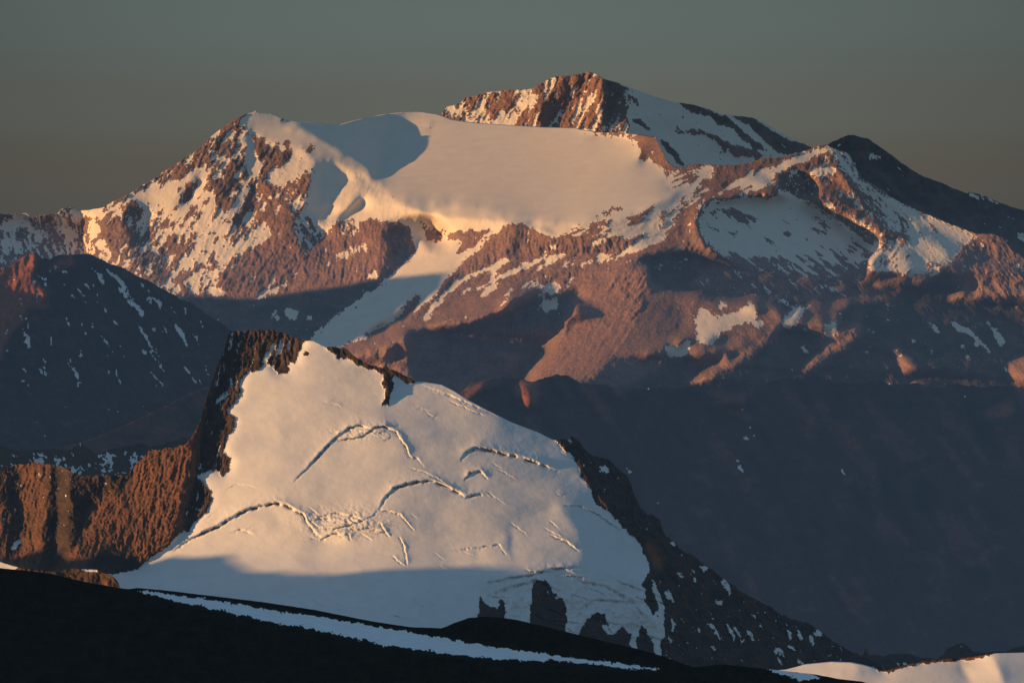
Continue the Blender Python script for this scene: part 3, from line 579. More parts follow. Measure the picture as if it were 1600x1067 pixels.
# ---- dark mountain in shade on the left
E = Mass(370, 760, 3, 228., warp=(5, 24, 23), p=1.0, q=1.0, snow=.12, rough=.9, tint=-.3, ang=38, flut=.5)
E.part_id('shaded_slope')
E_TOP = [(-300, 440), (-60, 428), (0, 422), (14, 415), (30, 405), (44, 398), (58, 394), (64, 402), (78, 406), (92, 398), (104, 396), (120, 398), (140, 399), (155, 402), (170, 410), (190, 417), (215, 430), (235, 440), (250, 449), (270, 460),
         (300, 474), (320, 488), (345, 505), (380, 528), (420, 550), (480, 580), (600, 640), (1900, 1000)]
E.add([(-10, 420), (60, 390), (58, 412), (48, 432), (70, 455), (78, 470), (74, 485), (55, 480), (42, 470), (40, 500), (20, 520), (0, 560), (-60, 560), (-60, 430)], 'lit_spur', p=-.1, q=.8, snow=.17, tint=.9, ang=-10, rough=1.2)  # sunlit spur, red light also put into its rock tint
E.add([(6, 455), (20, 435), (40, 425), (58, 398), (60, 402), (50, 428), (28, 446)], p=-.9, snow=.3)
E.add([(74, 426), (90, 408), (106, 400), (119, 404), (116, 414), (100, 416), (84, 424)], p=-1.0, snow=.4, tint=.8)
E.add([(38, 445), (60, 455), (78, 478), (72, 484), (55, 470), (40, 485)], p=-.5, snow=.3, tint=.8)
for a, b, w in [((142, 420), (164, 446), 4), ((165, 422), (200, 455), 6), ((185, 450), (222, 492), 9), ((200, 470), (224, 494), 8), ((220, 445), (238, 475), 5), ((240, 465), (252, 485), 7), ((150, 470), (170, 500), 4), ((275, 510), (292, 545), 5),
                ((275, 560), (305, 600), 5), ((232, 515), (245, 518), 3), ((130, 445), (138, 452), 5), ((33, 510), (47, 545), 6), ((38, 535), (48, 546), 6), ((65, 555), (72, 585), 3), ((215, 545), (226, 558), 4), ((165, 550), (190, 600), 2.5), ((300, 520), (312, 545), 3),
                ((60, 575), (66, 582), 4), ((36, 578), (42, 582), 4), ((94, 422), (110, 434), 3), ((285, 480), (292, 490), 3), ((170, 500), (185, 508), 4)]:
    E.stroke([a, ((a[0]+b[0])/2+2, (a[1]+b[1])/2-4), b], [w*.6, w*1.2, w*.6], snow=.85)
streaks(E, (100, 340, 430, 640), (.5, .86), (22, 60), (1.6, 3.2), 22, snow=.74)
streaks(E, (0, 110, 430, 600), (.2, .98), (16, 40), (1.6, 3), 8, snow=.7)
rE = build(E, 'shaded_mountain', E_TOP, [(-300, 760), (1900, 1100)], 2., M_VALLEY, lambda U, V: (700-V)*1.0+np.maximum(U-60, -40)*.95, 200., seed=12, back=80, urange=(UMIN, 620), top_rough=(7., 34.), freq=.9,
      label='dark shaded mountain with thin snow gullies at the left edge, its spur touched by red light', category='mountain')
# smooth low hill in front of it
E2 = Mass(590, 900, 4, 205., warp=(6, 30, 27), p=.9, q=1.4, snow=.0, rough=.3, tint=.1)
E2.part_id('low_hill')
build(E2, 'low_hill', [(-300, 730), (0, 716), (60, 706), (120, 694), (180, 672), (225, 650), (255, 636), (290, 618), (320, 606), (360, 600), (420, 610), (520, 650), (700, 740), (1900, 1100)], [(-300, 900), (1900, 1150)], 3.5, M_VALLEY,
      lambda U, V: (700-V)*1.2+U*.9, 150., urange=(UMIN, 640), seed=14, back=40, top_rough=(4., 90.), freq=.6, label='smooth bare hill in the shaded valley, left of the near peak', category='hill')
# small snowy ridge
G_ = Mass(660, 900, 3, 150., warp=(4, 14, 31), p=1.4, q=.8, snow=.42, rough=1.1, tint=-.6, ang=-12)
G_.part_id('snowy_ridge')
G_.add([(-300, 660), (400, 660), (400, 694), (215, 702), (150, 712), (105, 706), (-300, 706)], snow=.12)
build(G_, 'snowy_ridge', [(-300, 700), (-40, 695), (0, 697), (30, 703), (60, 703), (85, 699), (105, 704), (118, 696), (126, 692), (134, 699), (148, 709), (190, 698), (215, 694), (240, 696), (262, 690), (290, 683), (310, 686), (400, 720), (1900, 1200)],
      [(-300, 860), (400, 860), (1900, 1300)], 2.2, M_NEAR, lambda U, V: (760-V)*.9+U*1.2, 100., urange=(UMIN, 420), seed=16, back=40, freq=.8, relief=.6, snow_noise=(16., 1.8), top_rough=(5., 18.),
      label='low dark ridge with patches of shaded snow, behind the brown cliffs on the left', category='ridge')

# =====================================================================================
#  THE NEAR PEAK: hanging glacier, brown cliffs on the left, dark rock ridge on the right
# =====================================================================================
H = Mass(490, 1200, 2.5, 92., warp=(4.5, 16, 35), p=1.4, q=.9, snow=.16, rough=1.2, tint=-.7, ang=25, flut=.3)
H.part_id('rock_ridge')
H_TOP = [(-300, 740), (-40, 735), (0, 738), (8, 730), (20, 727), (40, 723), (75, 724), (90, 727), (110, 736), (125, 743), (170, 743), (200, 742), (208, 730), (218, 720), (232, 706), (246, 702), (262, 700), (278, 698), (290, 693), (300, 682), (312, 660), (320, 632), (328, 604),
         (338, 575), (350, 548), (354, 526), (361, 517), (380, 517), (400, 515), (420, 516), (440, 518), (455, 526), (475, 532), (490, 533), (510, 542), (540, 545), (550, 553), (560, 561), (580, 571), (597, 575), (603, 570), (608, 577), (615, 578), (640, 590), (650, 596), (665, 597), (690, 601), (710, 611), (730, 624), (760, 640),
         (800, 660), (840, 675), (862, 686), (868, 687), (885, 685), (893, 681), (905, 690), (917, 704), (925, 712), (933, 714), (950, 718), (963, 728), (978, 742), (986, 756), (990, 772), (1000, 790), (1010, 803), (1020, 803), (1031, 814), (1037, 832), (1052, 846), (1070, 862), (1090, 872), (1105, 886), (1118, 892), (1130, 905), (1148, 914), (1160, 926), (1185, 938), (1205, 948),
         (1220, 960), (1235, 966), (1270, 975), (1285, 990), (1300, 1000), (1320, 1012), (1345, 1024), (1370, 1036), (1395, 1046), (1420, 1058), (1480, 1085), (1640, 1150), (1900, 1260)]
# left cliffs
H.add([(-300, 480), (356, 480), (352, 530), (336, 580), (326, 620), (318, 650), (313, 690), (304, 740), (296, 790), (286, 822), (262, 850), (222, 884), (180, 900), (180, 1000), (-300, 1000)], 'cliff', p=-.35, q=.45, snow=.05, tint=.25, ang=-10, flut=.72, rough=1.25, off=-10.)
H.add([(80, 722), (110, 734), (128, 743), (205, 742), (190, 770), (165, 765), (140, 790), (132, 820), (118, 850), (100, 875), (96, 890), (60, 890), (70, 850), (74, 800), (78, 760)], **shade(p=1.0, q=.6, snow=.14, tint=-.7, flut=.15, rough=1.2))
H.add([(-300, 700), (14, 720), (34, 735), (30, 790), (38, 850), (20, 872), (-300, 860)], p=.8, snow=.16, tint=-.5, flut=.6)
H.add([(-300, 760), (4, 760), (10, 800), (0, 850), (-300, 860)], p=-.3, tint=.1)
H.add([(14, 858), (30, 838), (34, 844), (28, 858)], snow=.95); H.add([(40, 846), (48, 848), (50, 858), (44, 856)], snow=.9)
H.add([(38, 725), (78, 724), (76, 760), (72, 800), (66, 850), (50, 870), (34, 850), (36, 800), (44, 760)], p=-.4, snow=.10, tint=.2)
H.add([(135, 876), (150, 866), (205, 868), (224, 884), (204, 894), (180, 896), (140, 890)], **shade(p=1.8, snow=0., tint=-1.))  # shadow at the cliff foot, also darkened into the rock tint
# dark mottled rock between the cliffs and the ice
H.add([(352, 500), (475, 520), (478, 534), (468, 545), (466, 555), (460, 566), (452, 562), (448, 574), (436, 582), (426, 572), (412, 568), (400, 578), (386, 578), (376, 592), (372, 612), (366, 628), (356, 632), (354, 642), (363, 652),
       (364, 668), (350, 690), (347, 706), (362, 716), (358, 730), (350, 741), (340, 732), (322, 734), (308, 742), (312, 752), (330, 770), (328, 780), (318, 792), (318, 800), (304, 812), (292, 832), (284, 826), (288, 800), (296, 770), (304, 730), (312, 690), (318, 650), (326, 620), (338, 580), (352, 535)], 'rock_outcrop',
      warped=True, p=-.15, q=.6, off=16., snow=.26, tint=-.5, ang=-8, flut=.7, rough=1.25)
H.add([(356, 520), (395, 516), (400, 560), (380, 575), (372, 600), (355, 625), (340, 600), (350, 550)], snow=.33)
H.add([(330, 735), (345, 735), (352, 741), (345, 742)], snow=.1)
H.stroke([(430, 536), (418, 556), (412, 568)], [5, 8, 7], snow=.9); H.stroke([(442, 538), (434, 548), (430, 556)], [5, 6, 3], snow=.9)
H.stroke([(303, 794), (316, 797)], [4, 4], snow=.95)
H.stroke([(338, 632), (348, 618), (356, 612)], [3, 8, 4], snow=.85)
# glacier
GL = [(475, 534), (490, 530), (512, 541), (524, 548), (536, 556), (552, 562), (575, 572), (596, 582), (602, 590), (640, 580), (664, 590), (700, 590), (760, 630), (800, 650), (840, 665), (863, 680), (872, 694), (882, 704), (894, 716), (906, 733), (908, 744), (922, 764), (934, 784), (956, 806), (979, 829), (1000, 847),
      (1008, 870), (1015, 890), (1010, 905), (1022, 938), (1032, 988), (1033, 1045), (1020, 1060), (400, 1040), (150, 960), (150, 900), (205, 892), (222, 882), (262, 852), (286, 828), (294, 832), (305, 813), (322, 800), (332, 780), (331, 768), (313, 750), (308, 742),
      (324, 736), (340, 734), (350, 742), (360, 730), (363, 716), (349, 706), (352, 690), (366, 668), (364, 652), (355, 640), (367, 630), (374, 612), (378, 592), (387, 579), (401, 580), (412, 570), (426, 574), (436, 584), (448, 576), (453, 564), (461, 568), (468, 555), (470, 545)]
H.add(GL, 'glacier', p=-.02, q=1.15, snow=1., rough=.05)
# large-scale shape of the ice
def ramp_p(a, b, pa, pb): return lambda U, V: pa + (pb-pa)*sstep(a, b, U + .35*(V-700))
H.add([(620, 560), (1060, 560), (1060, 1080), (620, 1080)], warped=False)
gm = H.g.poly(GL)
H.f['p'][gm] = (.0 + .52*sstep(440, 940, H.g.U + .22*(H.g.V-700)))[gm]
H.f['p'][gm & (H.g.poly([(345, 560), (430, 580), (440, 700), (400, 780), (300, 850), (330, 700)]))] = -.10
H.f['q'][gm] = (1.0 + .9*sstep(840, 900, H.g.V)*(1-sstep(700, 760, H.g.U)))[gm]
for pts, k in ([(800, 820), (870, 790), (905, 830), (915, 872), (800, 878)], dict(p=-.05)), ([(750, 850), (790, 835), (800, 878), (745, 880)], dict(p=.05)), ([(745, 790), (790, 780), (800, 820), (760, 830)], dict(p=.42)), \
              ([(610, 590), (622, 594), (620, 612), (610, 630), (606, 612)], dict(p=1.5)), ([(490, 838), (520, 832), (548, 838), (540, 846), (505, 846)], dict(p=-.6, q=.5)), ([(500, 800), (540, 795), (590, 800), (560, 822), (510, 820)], dict(p=-.4)), \
              ([(725, 740), (760, 740), (770, 765), (735, 770)], dict(p=.3)), ([(530, 685), (575, 662), (600, 668), (575, 684), (545, 690)], dict(p=-.5)), ([(425, 795), (470, 812), (480, 835), (440, 820)], dict(p=-.35)), \
              ([(745, 905), (830, 893), (915, 885), (1000, 900), (1010, 960), (1030, 1000), (1030, 1040), (745, 1000)], dict(q=.6, rough=.45, p=.15)):
    k_ = H.g.poly(pts) & gm
    for a, b in k.items(): H.f[a][k_] = b
# crest rocks and the spur
H.add([(505, 536), (545, 540), (560, 555), (600, 570), (610, 574), (610, 582), (596, 582), (575, 576), (560, 570), (548, 562), (536, 558), (528, 562), (524, 552), (512, 548)], 'rock_outcrop', p=.5, q=.5, snow=.0, tint=-.7, rough=1.)
H.add([(524, 548), (538, 553), (540, 562), (532, 560), (526, 558)], 'rock_outcrop', p=.5, snow=.0, tint=-.7)
H.add([(597, 572), (606, 568), (616, 580), (612, 592), (614, 606), (610, 618), (607, 634), (597, 633), (601, 618), (604, 606), (596, 600), (600, 588)], 'rock_outcrop', p=.3, q=.4, snow=.0, tint=-.4, rough=1.)
H.add([(610, 576), (634, 585), (660, 597), (648, 599), (638, 598), (635, 605), (632, 596), (622, 590)], 'rock_outcrop', p=.6, q=.4, snow=.0, tint=-.8, rough=.8)
for c, r in [((478, 552), 3.5), ((447, 578), 5), ((347, 741), 3)]:
    H.add([(c[0]+r*math.cos(t), c[1]+1.2*r*math.sin(t)) for t in np.linspace(0, 6.28, 9)[:-1]], 'rock_outcrop', p=.4, snow=0., tint=-.6, rough=.8)
# rock showing through the broken ice low on the right
for pts in ([(748, 928), (752, 936), (765, 948), (779, 952), (780, 938), (786, 932), (790, 945), (789, 975), (747, 975)],
            [(834, 907), (848, 904), (858, 914), (866, 926), (880, 935), (886, 960), (884, 1000), (828, 990), (831, 930)],
            [(932, 957), (945, 958), (950, 975), (958, 985), (972, 975), (984, 990), (987, 1040), (900, 1020), (906, 985), (918, 966)],
            [(1003, 976), (1012, 985), (1020, 1005), (1026, 1030), (994, 1030), (994, 1000)], [(1004, 910), (1018, 904), (1024, 925), (1027, 950), (1021, 962), (1010, 940)]):
    H.add(pts, 'rock_outcrop', p=.7, q=.5, snow=.06, tint=-.8, rough=.9)
H.stroke([(940, 980), (955, 985), (970, 975)], [10, 12, 8], snow=.9)
H.stroke([(862, 920), (868, 935), (860, 945)], [3, 4, 3], snow=.7)
# right ridge: snow flecks, one sunlit patch with the glow put into its rock tint
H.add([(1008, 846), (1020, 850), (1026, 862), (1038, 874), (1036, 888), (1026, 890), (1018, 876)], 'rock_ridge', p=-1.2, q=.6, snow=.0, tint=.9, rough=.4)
H.add([(922, 768), (930, 772), (950, 792), (955, 800), (944, 796), (930, 784)], p=-.5, snow=0., tint=.1)
for a, b, w in [((938, 730), (950, 738), 6), ((885, 688), (893, 694), 4), ((995, 800), (1000, 812), 3), ((1048, 848), (1054, 853), 4), ((1020, 915), (1033, 950), 8), ((1040, 925), (1052, 942), 7), ((1055, 895), (1066, 902), 6), ((1078, 888), (1086, 896), 5), ((1095, 884), (1102, 892), 7), ((1082, 902), (1086, 910), 4),
                ((1128, 905), (1142, 928), 6), ((1048, 968), (1052, 985), 6), ((1046, 995), (1048, 1008), 4), ((1120, 940), (1128, 946), 6), ((1105, 972), (1128, 1000), 5), ((1135, 975), (1148, 1000), 4), ((1145, 978), (1162, 1003), 3.5), ((1168, 985), (1178, 1002), 5), ((1185, 976), (1196, 986), 6), ((1175, 960), (1180, 964), 4),
                ((1228, 985), (1236, 1000), 6), ((1245, 985), (1252, 998), 5), ((1262, 990), (1272, 1008), 6), ((1272, 990), (1284, 992), 7), ((1208, 1012), (1224, 1024), 8), ((1212, 1028), (1218, 1036), 3), ((1230, 1008), (1242, 1016), 5), ((1245, 1030), (1258, 1045), 5), ((1110, 1008), (1120, 1014), 4), ((1088, 984), (1096, 990), 3), ((1064, 930), (1068, 936), 3), ((1098, 916), (1104, 922), 3)]:
    H.stroke([a, ((a[0]+b[0])/2+1.5, (a[1]+b[1])/2-1.5), b], [w*.7, w*1.2, w*.6], snow=.86, ang=25)
H.stroke([(1018, 905), (1030, 930), (1034, 950), (1032, 1000)], [3, 7, 8, 10], 'glacier', snow=.97, rough=.3)
SC = [([(268, 862), (290, 844), (320, 829), (338, 822), (360, 808), (385, 795), (410, 788), (430, 784), (445, 787), (460, 795), (475, 803), (480, 815), (490, 828), (502, 838), (516, 845)], 12, 2.3),
      ([(455, 755), (480, 730), (500, 708), (515, 692), (528, 680), (545, 668), (560, 663), (580, 668), (600, 665), (620, 675), (633, 695), (640, 712), (652, 716), (668, 732)], 8, 1.6),
      ([(526, 688), (545, 684), (565, 682), (580, 672), (592, 664)], 6, 1.3), ([(545, 672), (562, 674), (580, 676), (592, 682)], 4, 1.),
      ([(590, 798), (600, 778), (615, 762), (635, 755), (660, 750), (675, 750), (695, 758), (715, 768), (730, 775), (750, 770), (766, 774)], 11, 2.0),
      ([(478, 800), (484, 812), (496, 822), (520, 826), (545, 820), (562, 814), (580, 806), (592, 796)], 5, 1.3), ([(500, 843), (520, 832), (545, 835), (549, 845)], 5, 1.2), ([(480, 790), (500, 806), (525, 800), (545, 805), (570, 800)], 3.5, 1.),
      ([(592, 795), (610, 798), (625, 803), (635, 815), (648, 830)], 5, 1.2), ([(594, 816), (602, 830), (609, 839)], 6, 1.2), ([(624, 838), (632, 855), (635, 870), (636, 884)], 6, 1.2), ([(612, 868), (622, 876), (634, 884)], 3, 1.),
      ([(718, 720), (728, 705), (745, 698), (765, 702), (790, 708), (810, 712), (840, 722), (874, 735)], 12, 2.4), ([(724, 750), (735, 738), (750, 735), (764, 748)], 7, 1.8), ([(638, 730), (660, 735), (685, 748), (700, 758)], 2.5, 1.),
      ([(880, 789), (905, 790), (930, 800), (955, 818), (978, 834)], 4, 1.5), ([(750, 912), (790, 903), (830, 897), (865, 887), (915, 884)], 7, 2.), ([(350, 765), (368, 756), (385, 757), (405, 762)], 1.6, 1.), ([(360, 830), (380, 826), (400, 836)], 2.5, 1.6),
      ([(505, 628), (520, 630), (535, 636)], 1.5, 1.), ([(860, 835), (885, 845), (905, 860)], 5, 1.6), ([(700, 860), (780, 850), (800, 875)], 2., 1.6), ([(760, 930), (800, 915), (840, 905), (880, 925)], 6, 2.5), ([(900, 905), (950, 915), (1000, 945)], 6, 3.), ([(890, 960), (930, 935), (990, 940), (1020, 975)], 5, 2.5),
      ([(640, 925), (650, 940), (670, 952)], 2., 1.2), ([(655, 600), (690, 612), (730, 628), (780, 650)], 2., 1.5), ([(700, 625), (725, 636), (760, 650)], 2., 1.)]
_q = np.random.RandomState(5)
def crevasse_set(x0, x1, y0, y1, n, ln, slope, h):
    for _ in range(n):
        x = _q.uniform(x0, x1); y = _q.uniform(y0, y1); l = _q.uniform(*ln); b = _q.normal(0, .12)+slope
        SC.append(([(x+l*t, y+l*t*b+2.5*math.sin(2.5*t+x)) for t in (0, .25, .5, .75, 1)], _q.uniform(.5, 1.)*h, 1.))
crevasse_set(640, 760, 596, 650, 6, (14, 30), .45, 1.6); crevasse_set(760, 900, 690, 850, 8, (14, 34), .55, 1.4)
crevasse_set(505, 600, 666, 690, 8, (12, 30), -.1, 3.2); crevasse_set(478, 590, 800, 838, 16, (12, 34), .1, 3.4)
crevasse_set(590, 740, 800, 880, 4, (10, 24), .6, 1.5); crevasse_set(480, 700, 905, 960, 10, (12, 40), .4, 2.); crevasse_set(300, 420, 800, 860, 3, (14, 30), -.5, 1.3)
crevasse_set(760, 1010, 885, 985, 18, (20, 60), .3, 5.)
def h_extra(U, V, d, S, tint):
    ice = np.clip((S-.9)*10, 0, 1)
    roll = fbm(U/150, V/90, 201, 3, .35)*6 + fbm(U/50, V/14, 205, 4, .5)*.35
    low = sstep(885, 930, V)*sstep(720, 780, U)
    lumps = fbm(U/46, V/60, 211, 5, .58, ridged=True)*12
    br = np.exp(-(((U-535)/60)**2+((V-815)/22)**2)) + .7*np.exp(-(((U-560)/45)**2+((V-675)/14)**2))
    d = d - ice*(roll*(1-low) + lumps*low + br*3.4*fbm(U/11, V/6, 221, 4, .62, ridged=True))
    return d, S, tint
_uu = np.arange(UMIN, UMAX, 5.); _pp = np.cumsum(np.where(_uu < 330, -.25, -.0 + .52*sstep(440, 940, _uu)))*5.; _pp -= np.interp(500, _uu, _pp)
H.f['off'][(H.g.U < 100)] = 40.
H.f['free'][:] = 1.; H.f['free'][(H.g.U < 240) & ~gm] = 0.
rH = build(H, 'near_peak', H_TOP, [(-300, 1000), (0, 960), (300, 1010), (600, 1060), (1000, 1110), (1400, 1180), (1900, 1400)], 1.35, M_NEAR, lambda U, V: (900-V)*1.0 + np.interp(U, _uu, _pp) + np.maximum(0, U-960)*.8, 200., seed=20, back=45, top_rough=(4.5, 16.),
      scarps=SC, extra=h_extra, slope_blur=3.5, label='near peak under a crevassed glacier, brown cliffs on its left side and a dark rock ridge on its right', category='mountain', freq=1.25, relief=.85, snow_noise=(9., 1.8))

# small rock knoll at the foot of the glacier
KN = Mass(850, 1100, 2.5, 60., warp=(3, 10, 41), p=.3, q=.7, snow=.03, rough=1., tint=.1, ang=-10)
KN.part_id('rock_knoll')
KN.add([(-300, 860), (0, 870), (30, 884), (20, 892), (-300, 892)], 'snow_patch', snow=.97, p=-.2, rough=.2); KN.add([(121, 886), (150, 888), (156, 895), (132, 893)], snow=.95)
KN.add([(30, 880), (80, 888), (120, 885), (120, 910), (60, 905)], p=.8, tint=-.6)
build(KN, 'rock_knoll', [(-300, 874), (-40, 874), (0, 877), (28, 886), (60, 890), (85, 893), (100, 890), (120, 888), (150, 890), (175, 899), (184, 908), (189, 920), (200, 940), (1900, 1900)], [(-300, 950), (210, 980), (1900, 2000)], 1.6, M_NEAR,
      lambda U, V: (900-V)*1., 60., urange=(UMIN, 240), seed=24, back=15, top_rough=(2.5, 14.), freq=1.6, relief=.7, label='small brown rock knoll between the black foreground slope and the glacier foot', category='rock')

# distant dark knolls low on the right
KD = Mass(980, 1200, 4, 130., warp=(3, 12, 43), p=1.3, q=.7, snow=.05, rough=1., tint=-.8)
KD.part_id('dark_knolls')
KD.stroke([(1400, 1035), (1410, 1045)], [5, 5], snow=.8); KD.stroke([(1412, 1033), (1422, 1042)], [4, 4], snow=.8)
build(KD, 'dark_knolls', [(-300, 1300), (1200, 1100), (1320, 1040), (1342, 1030), (1352, 1012), (1358, 1022), (1380, 1024), (1400, 1020), (1425, 1022), (1440, 1028), (1465, 1028), (1480, 1014), (1492, 1006), (1502, 1003), (1512, 1008), (1520, 1017), (1545, 1019), (1562, 1015), (1570, 1018), (1590, 1009), (1640, 1006), (1900, 990)],
      [(-300, 1400), (1200, 1200), (1900, 1200)], 2., M_NEAR, lambda U, V: (1050-V)*1.+(U-1300)*1., 80., urange=(1250, UMAX), seed=26, back=20, top_rough=(4., 14.), label='low dark rocky knolls beyond the sunlit snow, bottom right', category='hill')

# =====================================================================================
#  THE FOREGROUND
# =====================================================================================
I = Mass(860, 1300, 3, 9., warp=(3, 14, 51), p=.3, q=2.6, snow=0., rough=.3, tint=-.5, ang=60)
I.part_id('scree_slope')
STRIP = [(205, 921), (232, 923), (260, 927), (320, 935), (400, 948), (480, 960), (560, 973), (640, 987), (740, 1005), (860, 1022), (960, 1035), (1036, 1045), (1030, 1047), (960, 1042), (880, 1033), (800, 1031), (700, 1022), (600, 1007), (500, 985), (400, 966), (330, 951), (270, 938), (230, 928)]
I.g.warp(1.6, 40, 77)
I.add(STRIP, 'snow_strip', snow=1., rough=.12, p=.1, q=7.)
I.add([(1183, 1041), (1230, 1043), (1290, 1060), (1250, 1062)], 'snow_strip', snow=1., rough=.1, p=1.)
def i_extra(U, V, d, S, tint):
    return d + S*(1.8*fbm(U/26, V/8, 301, 3, .5)+.8*np.sin(U/11+3*pnoise(U/30, V/10, 305)+V/3)) + (1-S)*1.5*fbm(U/7, V/5, 311, 4, .6), S, tint
rI = build(I, 'dark_slope', [(-300, 840), (-40, 880), (0, 887), (40, 891), (80, 896), (130, 908), (180, 917), (200, 920), (214, 918), (260, 922), (326, 930), (410, 940), (490, 952), (580, 970), (640, 979), (690, 981), (712, 972), (732, 965), (754, 963), (780, 964), (808, 968), (863, 981), (935, 999), (1000, 1014), (1037, 1025),
                        (1085, 1042), (1129, 1037), (1155, 1040), (1183, 1043), (1230, 1048), (1274, 1053), (1310, 1060), (1346, 1064), (1400, 1078), (1640, 1140), (1900, 1220)], [(-300, 1300), (1900, 1300)], 1.6, M_FORE,
      lambda U, V: (1000-V)*2.6 + U*.3, 400., seed=30, back=25, top_rough=(2.2, 14.), extra=i_extra, relief=.5, freq=1.7, snow_noise=(30., 1.), snow_blur=2., label='black scree slope in the foreground crossed by a long narrow strip of blue shaded snow', category='slope')
J = Mass(990, 1300, 3, 16., warp=(2, 14, 55), p=.95, q=1.9, snow=1., rough=.05, tint=.2)
J.part_id('snowfield')
J.add([(1368, 1030), (1640, 1000), (1640, 1008), (1606, 1015), (1560, 1016), (1545, 1024), (1520, 1030), (1480, 1033), (1440, 1036), (1400, 1046), (1388, 1050), (1372, 1048)], 'rock_rim', p=.1, q=.7, snow=.0, rough=1., tint=.2)
J.add([(1195, 1040), (1230, 1040), (1260, 1036), (1300, 1030), (1350, 1035), (1375, 1046), (1340, 1050), (1290, 1056), (1220, 1052)], p=-.15)
J.add([(1330, 1034), (1350, 1038), (1390, 1050), (1410, 1066), (1380, 1080), (1350, 1050)], p=.7)
J.add([(1540, 1024), (1552, 1030), (1560, 1045), (1570, 1067), (1520, 1067), (1500, 1040), (1530, 1030)], p=-.5)
build(J, 'sunlit_snowfield', [(-300, 1350), (1100, 1080), (1180, 1050), (1230, 1045), (1260, 1037), (1300, 1033), (1330, 1034), (1350, 1038), (1370, 1044), (1385, 1047), (1410, 1040), (1440, 1033), (1480, 1029), (1520, 1026), (1540, 1022), (1560, 1020), (1600, 1019), (1900, 1010)], [(-300, 1400), (1900, 1300)], 2., M_NEAR,
      lambda U, V: (1060-V)*1.9-.1*U, 200., urange=(1130, UMAX), seed=34, back=20, top_rough=(1.6, 16.), freq=1.3, relief=.7, label='pale sunlit snowfield with a thin brown rock rim in the bottom right corner', category='snowfield')

# ---------------------------------------------------------------- ground to the horizon
def sheet():
    n = 90
    xs = np.linspace(-2600, 2600, n); ys = np.linspace(-600, 4200, n)
    X, Y = np.meshgrid(xs, ys); Z = -75 + 4*fbm(X/300, Y/300, 401, 4)
    co = np.stack([X, Y, Z], -1).reshape(-1, 3); idx = np.arange(n*n).reshape(n, n)
    q = np.stack([idx[:-1, :-1], idx[:-1, 1:], idx[1:, 1:], idx[1:, :-1]], -1).reshape(-1, 4)
    me = bpy.data.meshes.new('ground'); me.from_pydata(co.tolist(), [], q.tolist()); me.materials.append(M_VALLEY)
    o = bpy.data.objects.new('ground', me); col.objects.link(o); o['kind'] = 'structure'
sheet()

# ---------------------------------------------------------------- unseen ridges added towards the sun, shaped to cast the evening shadows
def shadow_ridge(name, spine, foot=None, seed=0, half=14., floor=-60., jag=0.):
    """an added shadow-casting ridge running along spine [(x, y, z), ...]"""
    P = np.array(spine, float); s = np.concatenate([[0], np.cumsum(np.hypot(*np.diff(P[:, :2], axis=0).T))])
    n = max(40, int(s[-1]/.12)); t = np.linspace(0, s[-1], n)
    cx, cy, cz = (np.interp(t, s, P[:, i]) for i in range(3))
    cz = cz+jag*fbm(t*1.6, t*0+seed, seed, 4, .6)
    w = np.linspace(-1, 1, 41)
    X = cx[:, None]+w[None]*half+0*cy[:, None]; Y = cy[:, None]+0*w[None]
    Z = floor+(cz[:, None]-floor)*(1-np.abs(w[None])**.9)
    Z += np.minimum(np.abs(w[None])*.5*half, 2.2)*fbm(X/9+seed, Y/9, seed, 5, .5)
    co = np.stack([X, Y, Z], -1).reshape(-1, 3); idx = np.arange(X.size).reshape(X.shape)
    q = np.stack([idx[:-1, :-1], idx[:-1, 1:], idx[1:, 1:], idx[1:, :-1]], -1).reshape(-1, 4)
    me = bpy.data.meshes.new(name); me.from_pydata(co.tolist(), [], q.tolist()); me.materials.append(M_OFF)
    o = bpy.data.objects.new(name, me); col.objects.link(o); o['kind'] = 'structure'
def at(res, u, v):
    m, D = res; d = m.d0*(1+K*float(m.g.sample(D, np.array([float(u)]), np.array([float(v)]))[0]))
    return np.array([(u-800)*K*d, d, (533.5-v)*K*d])
def toward_sun(P, x):
    t = (x-P[0])/L[0]; return tuple(P+L*t)
def shadow_spine(res, uv, x, lead=0., tail=0., drop=6.):
    pts = sorted([toward_sun(at(res, u, v), x) for u, v in uv], key=lambda p: p[1])
    a, b = pts[0], pts[-1]
    print('spine', [(round(float(p[1]), 1), round(float(p[2]), 1)) for p in pts])
    return [(x, a[1]-14-lead, a[2]-drop*1.6), (x, a[1]-2.2-lead, a[2]-drop), (x, a[1]-.6-lead, a[2])] + pts + [(x, b[1]+1.0+tail, b[2]), (x, b[1]+10+tail, b[2]-drop)]
shadow_ridge('ridge', [(-64, 262, -2), (-64, 279.2, 0), (-64, 280.1, 8.5), (-64, 280.7, 9.2), (-64, 281.3, 10.9), (-64, 282.5, 11.7), (-64, 284, 11.3), (-64, 285.4, 10.8), (-64, 286.1, 10.3), (-64, 287.6, 9.4), (-64, 288.6, 8.5), (-64, 291.1, 8.2), (-64, 300, 8.), (-64, 310, 0)], seed=3, jag=.25)  # unseen ridge, profile cut to shade the valley glacier
shadow_ridge('ridge', [(-7, -8, .5), (-7, 2, 1.6), (-7, 8.4, 1.5), (-7, 9.6, -1.5), (-7, 14, -4)], seed=8, half=2.5, floor=-8)  # unseen ridge added to keep the foreground in shade
_sp = shadow_spine(rH, [(225, 884), (250, 869), (300, 867), (345, 864), (366, 879), (400, 894), (450, 896), (520, 895), (600, 891), (680, 886), (750, 881)], -24, lead=3)
_sp = [_sp[0], _sp[1]] + [(p[0], p[1]-.0, p[2]) for p in _sp[2:]]
_sp[0] = (-24, 74., -2.4); _sp[1] = (-24, 80.5, _sp[3][2]+.15)
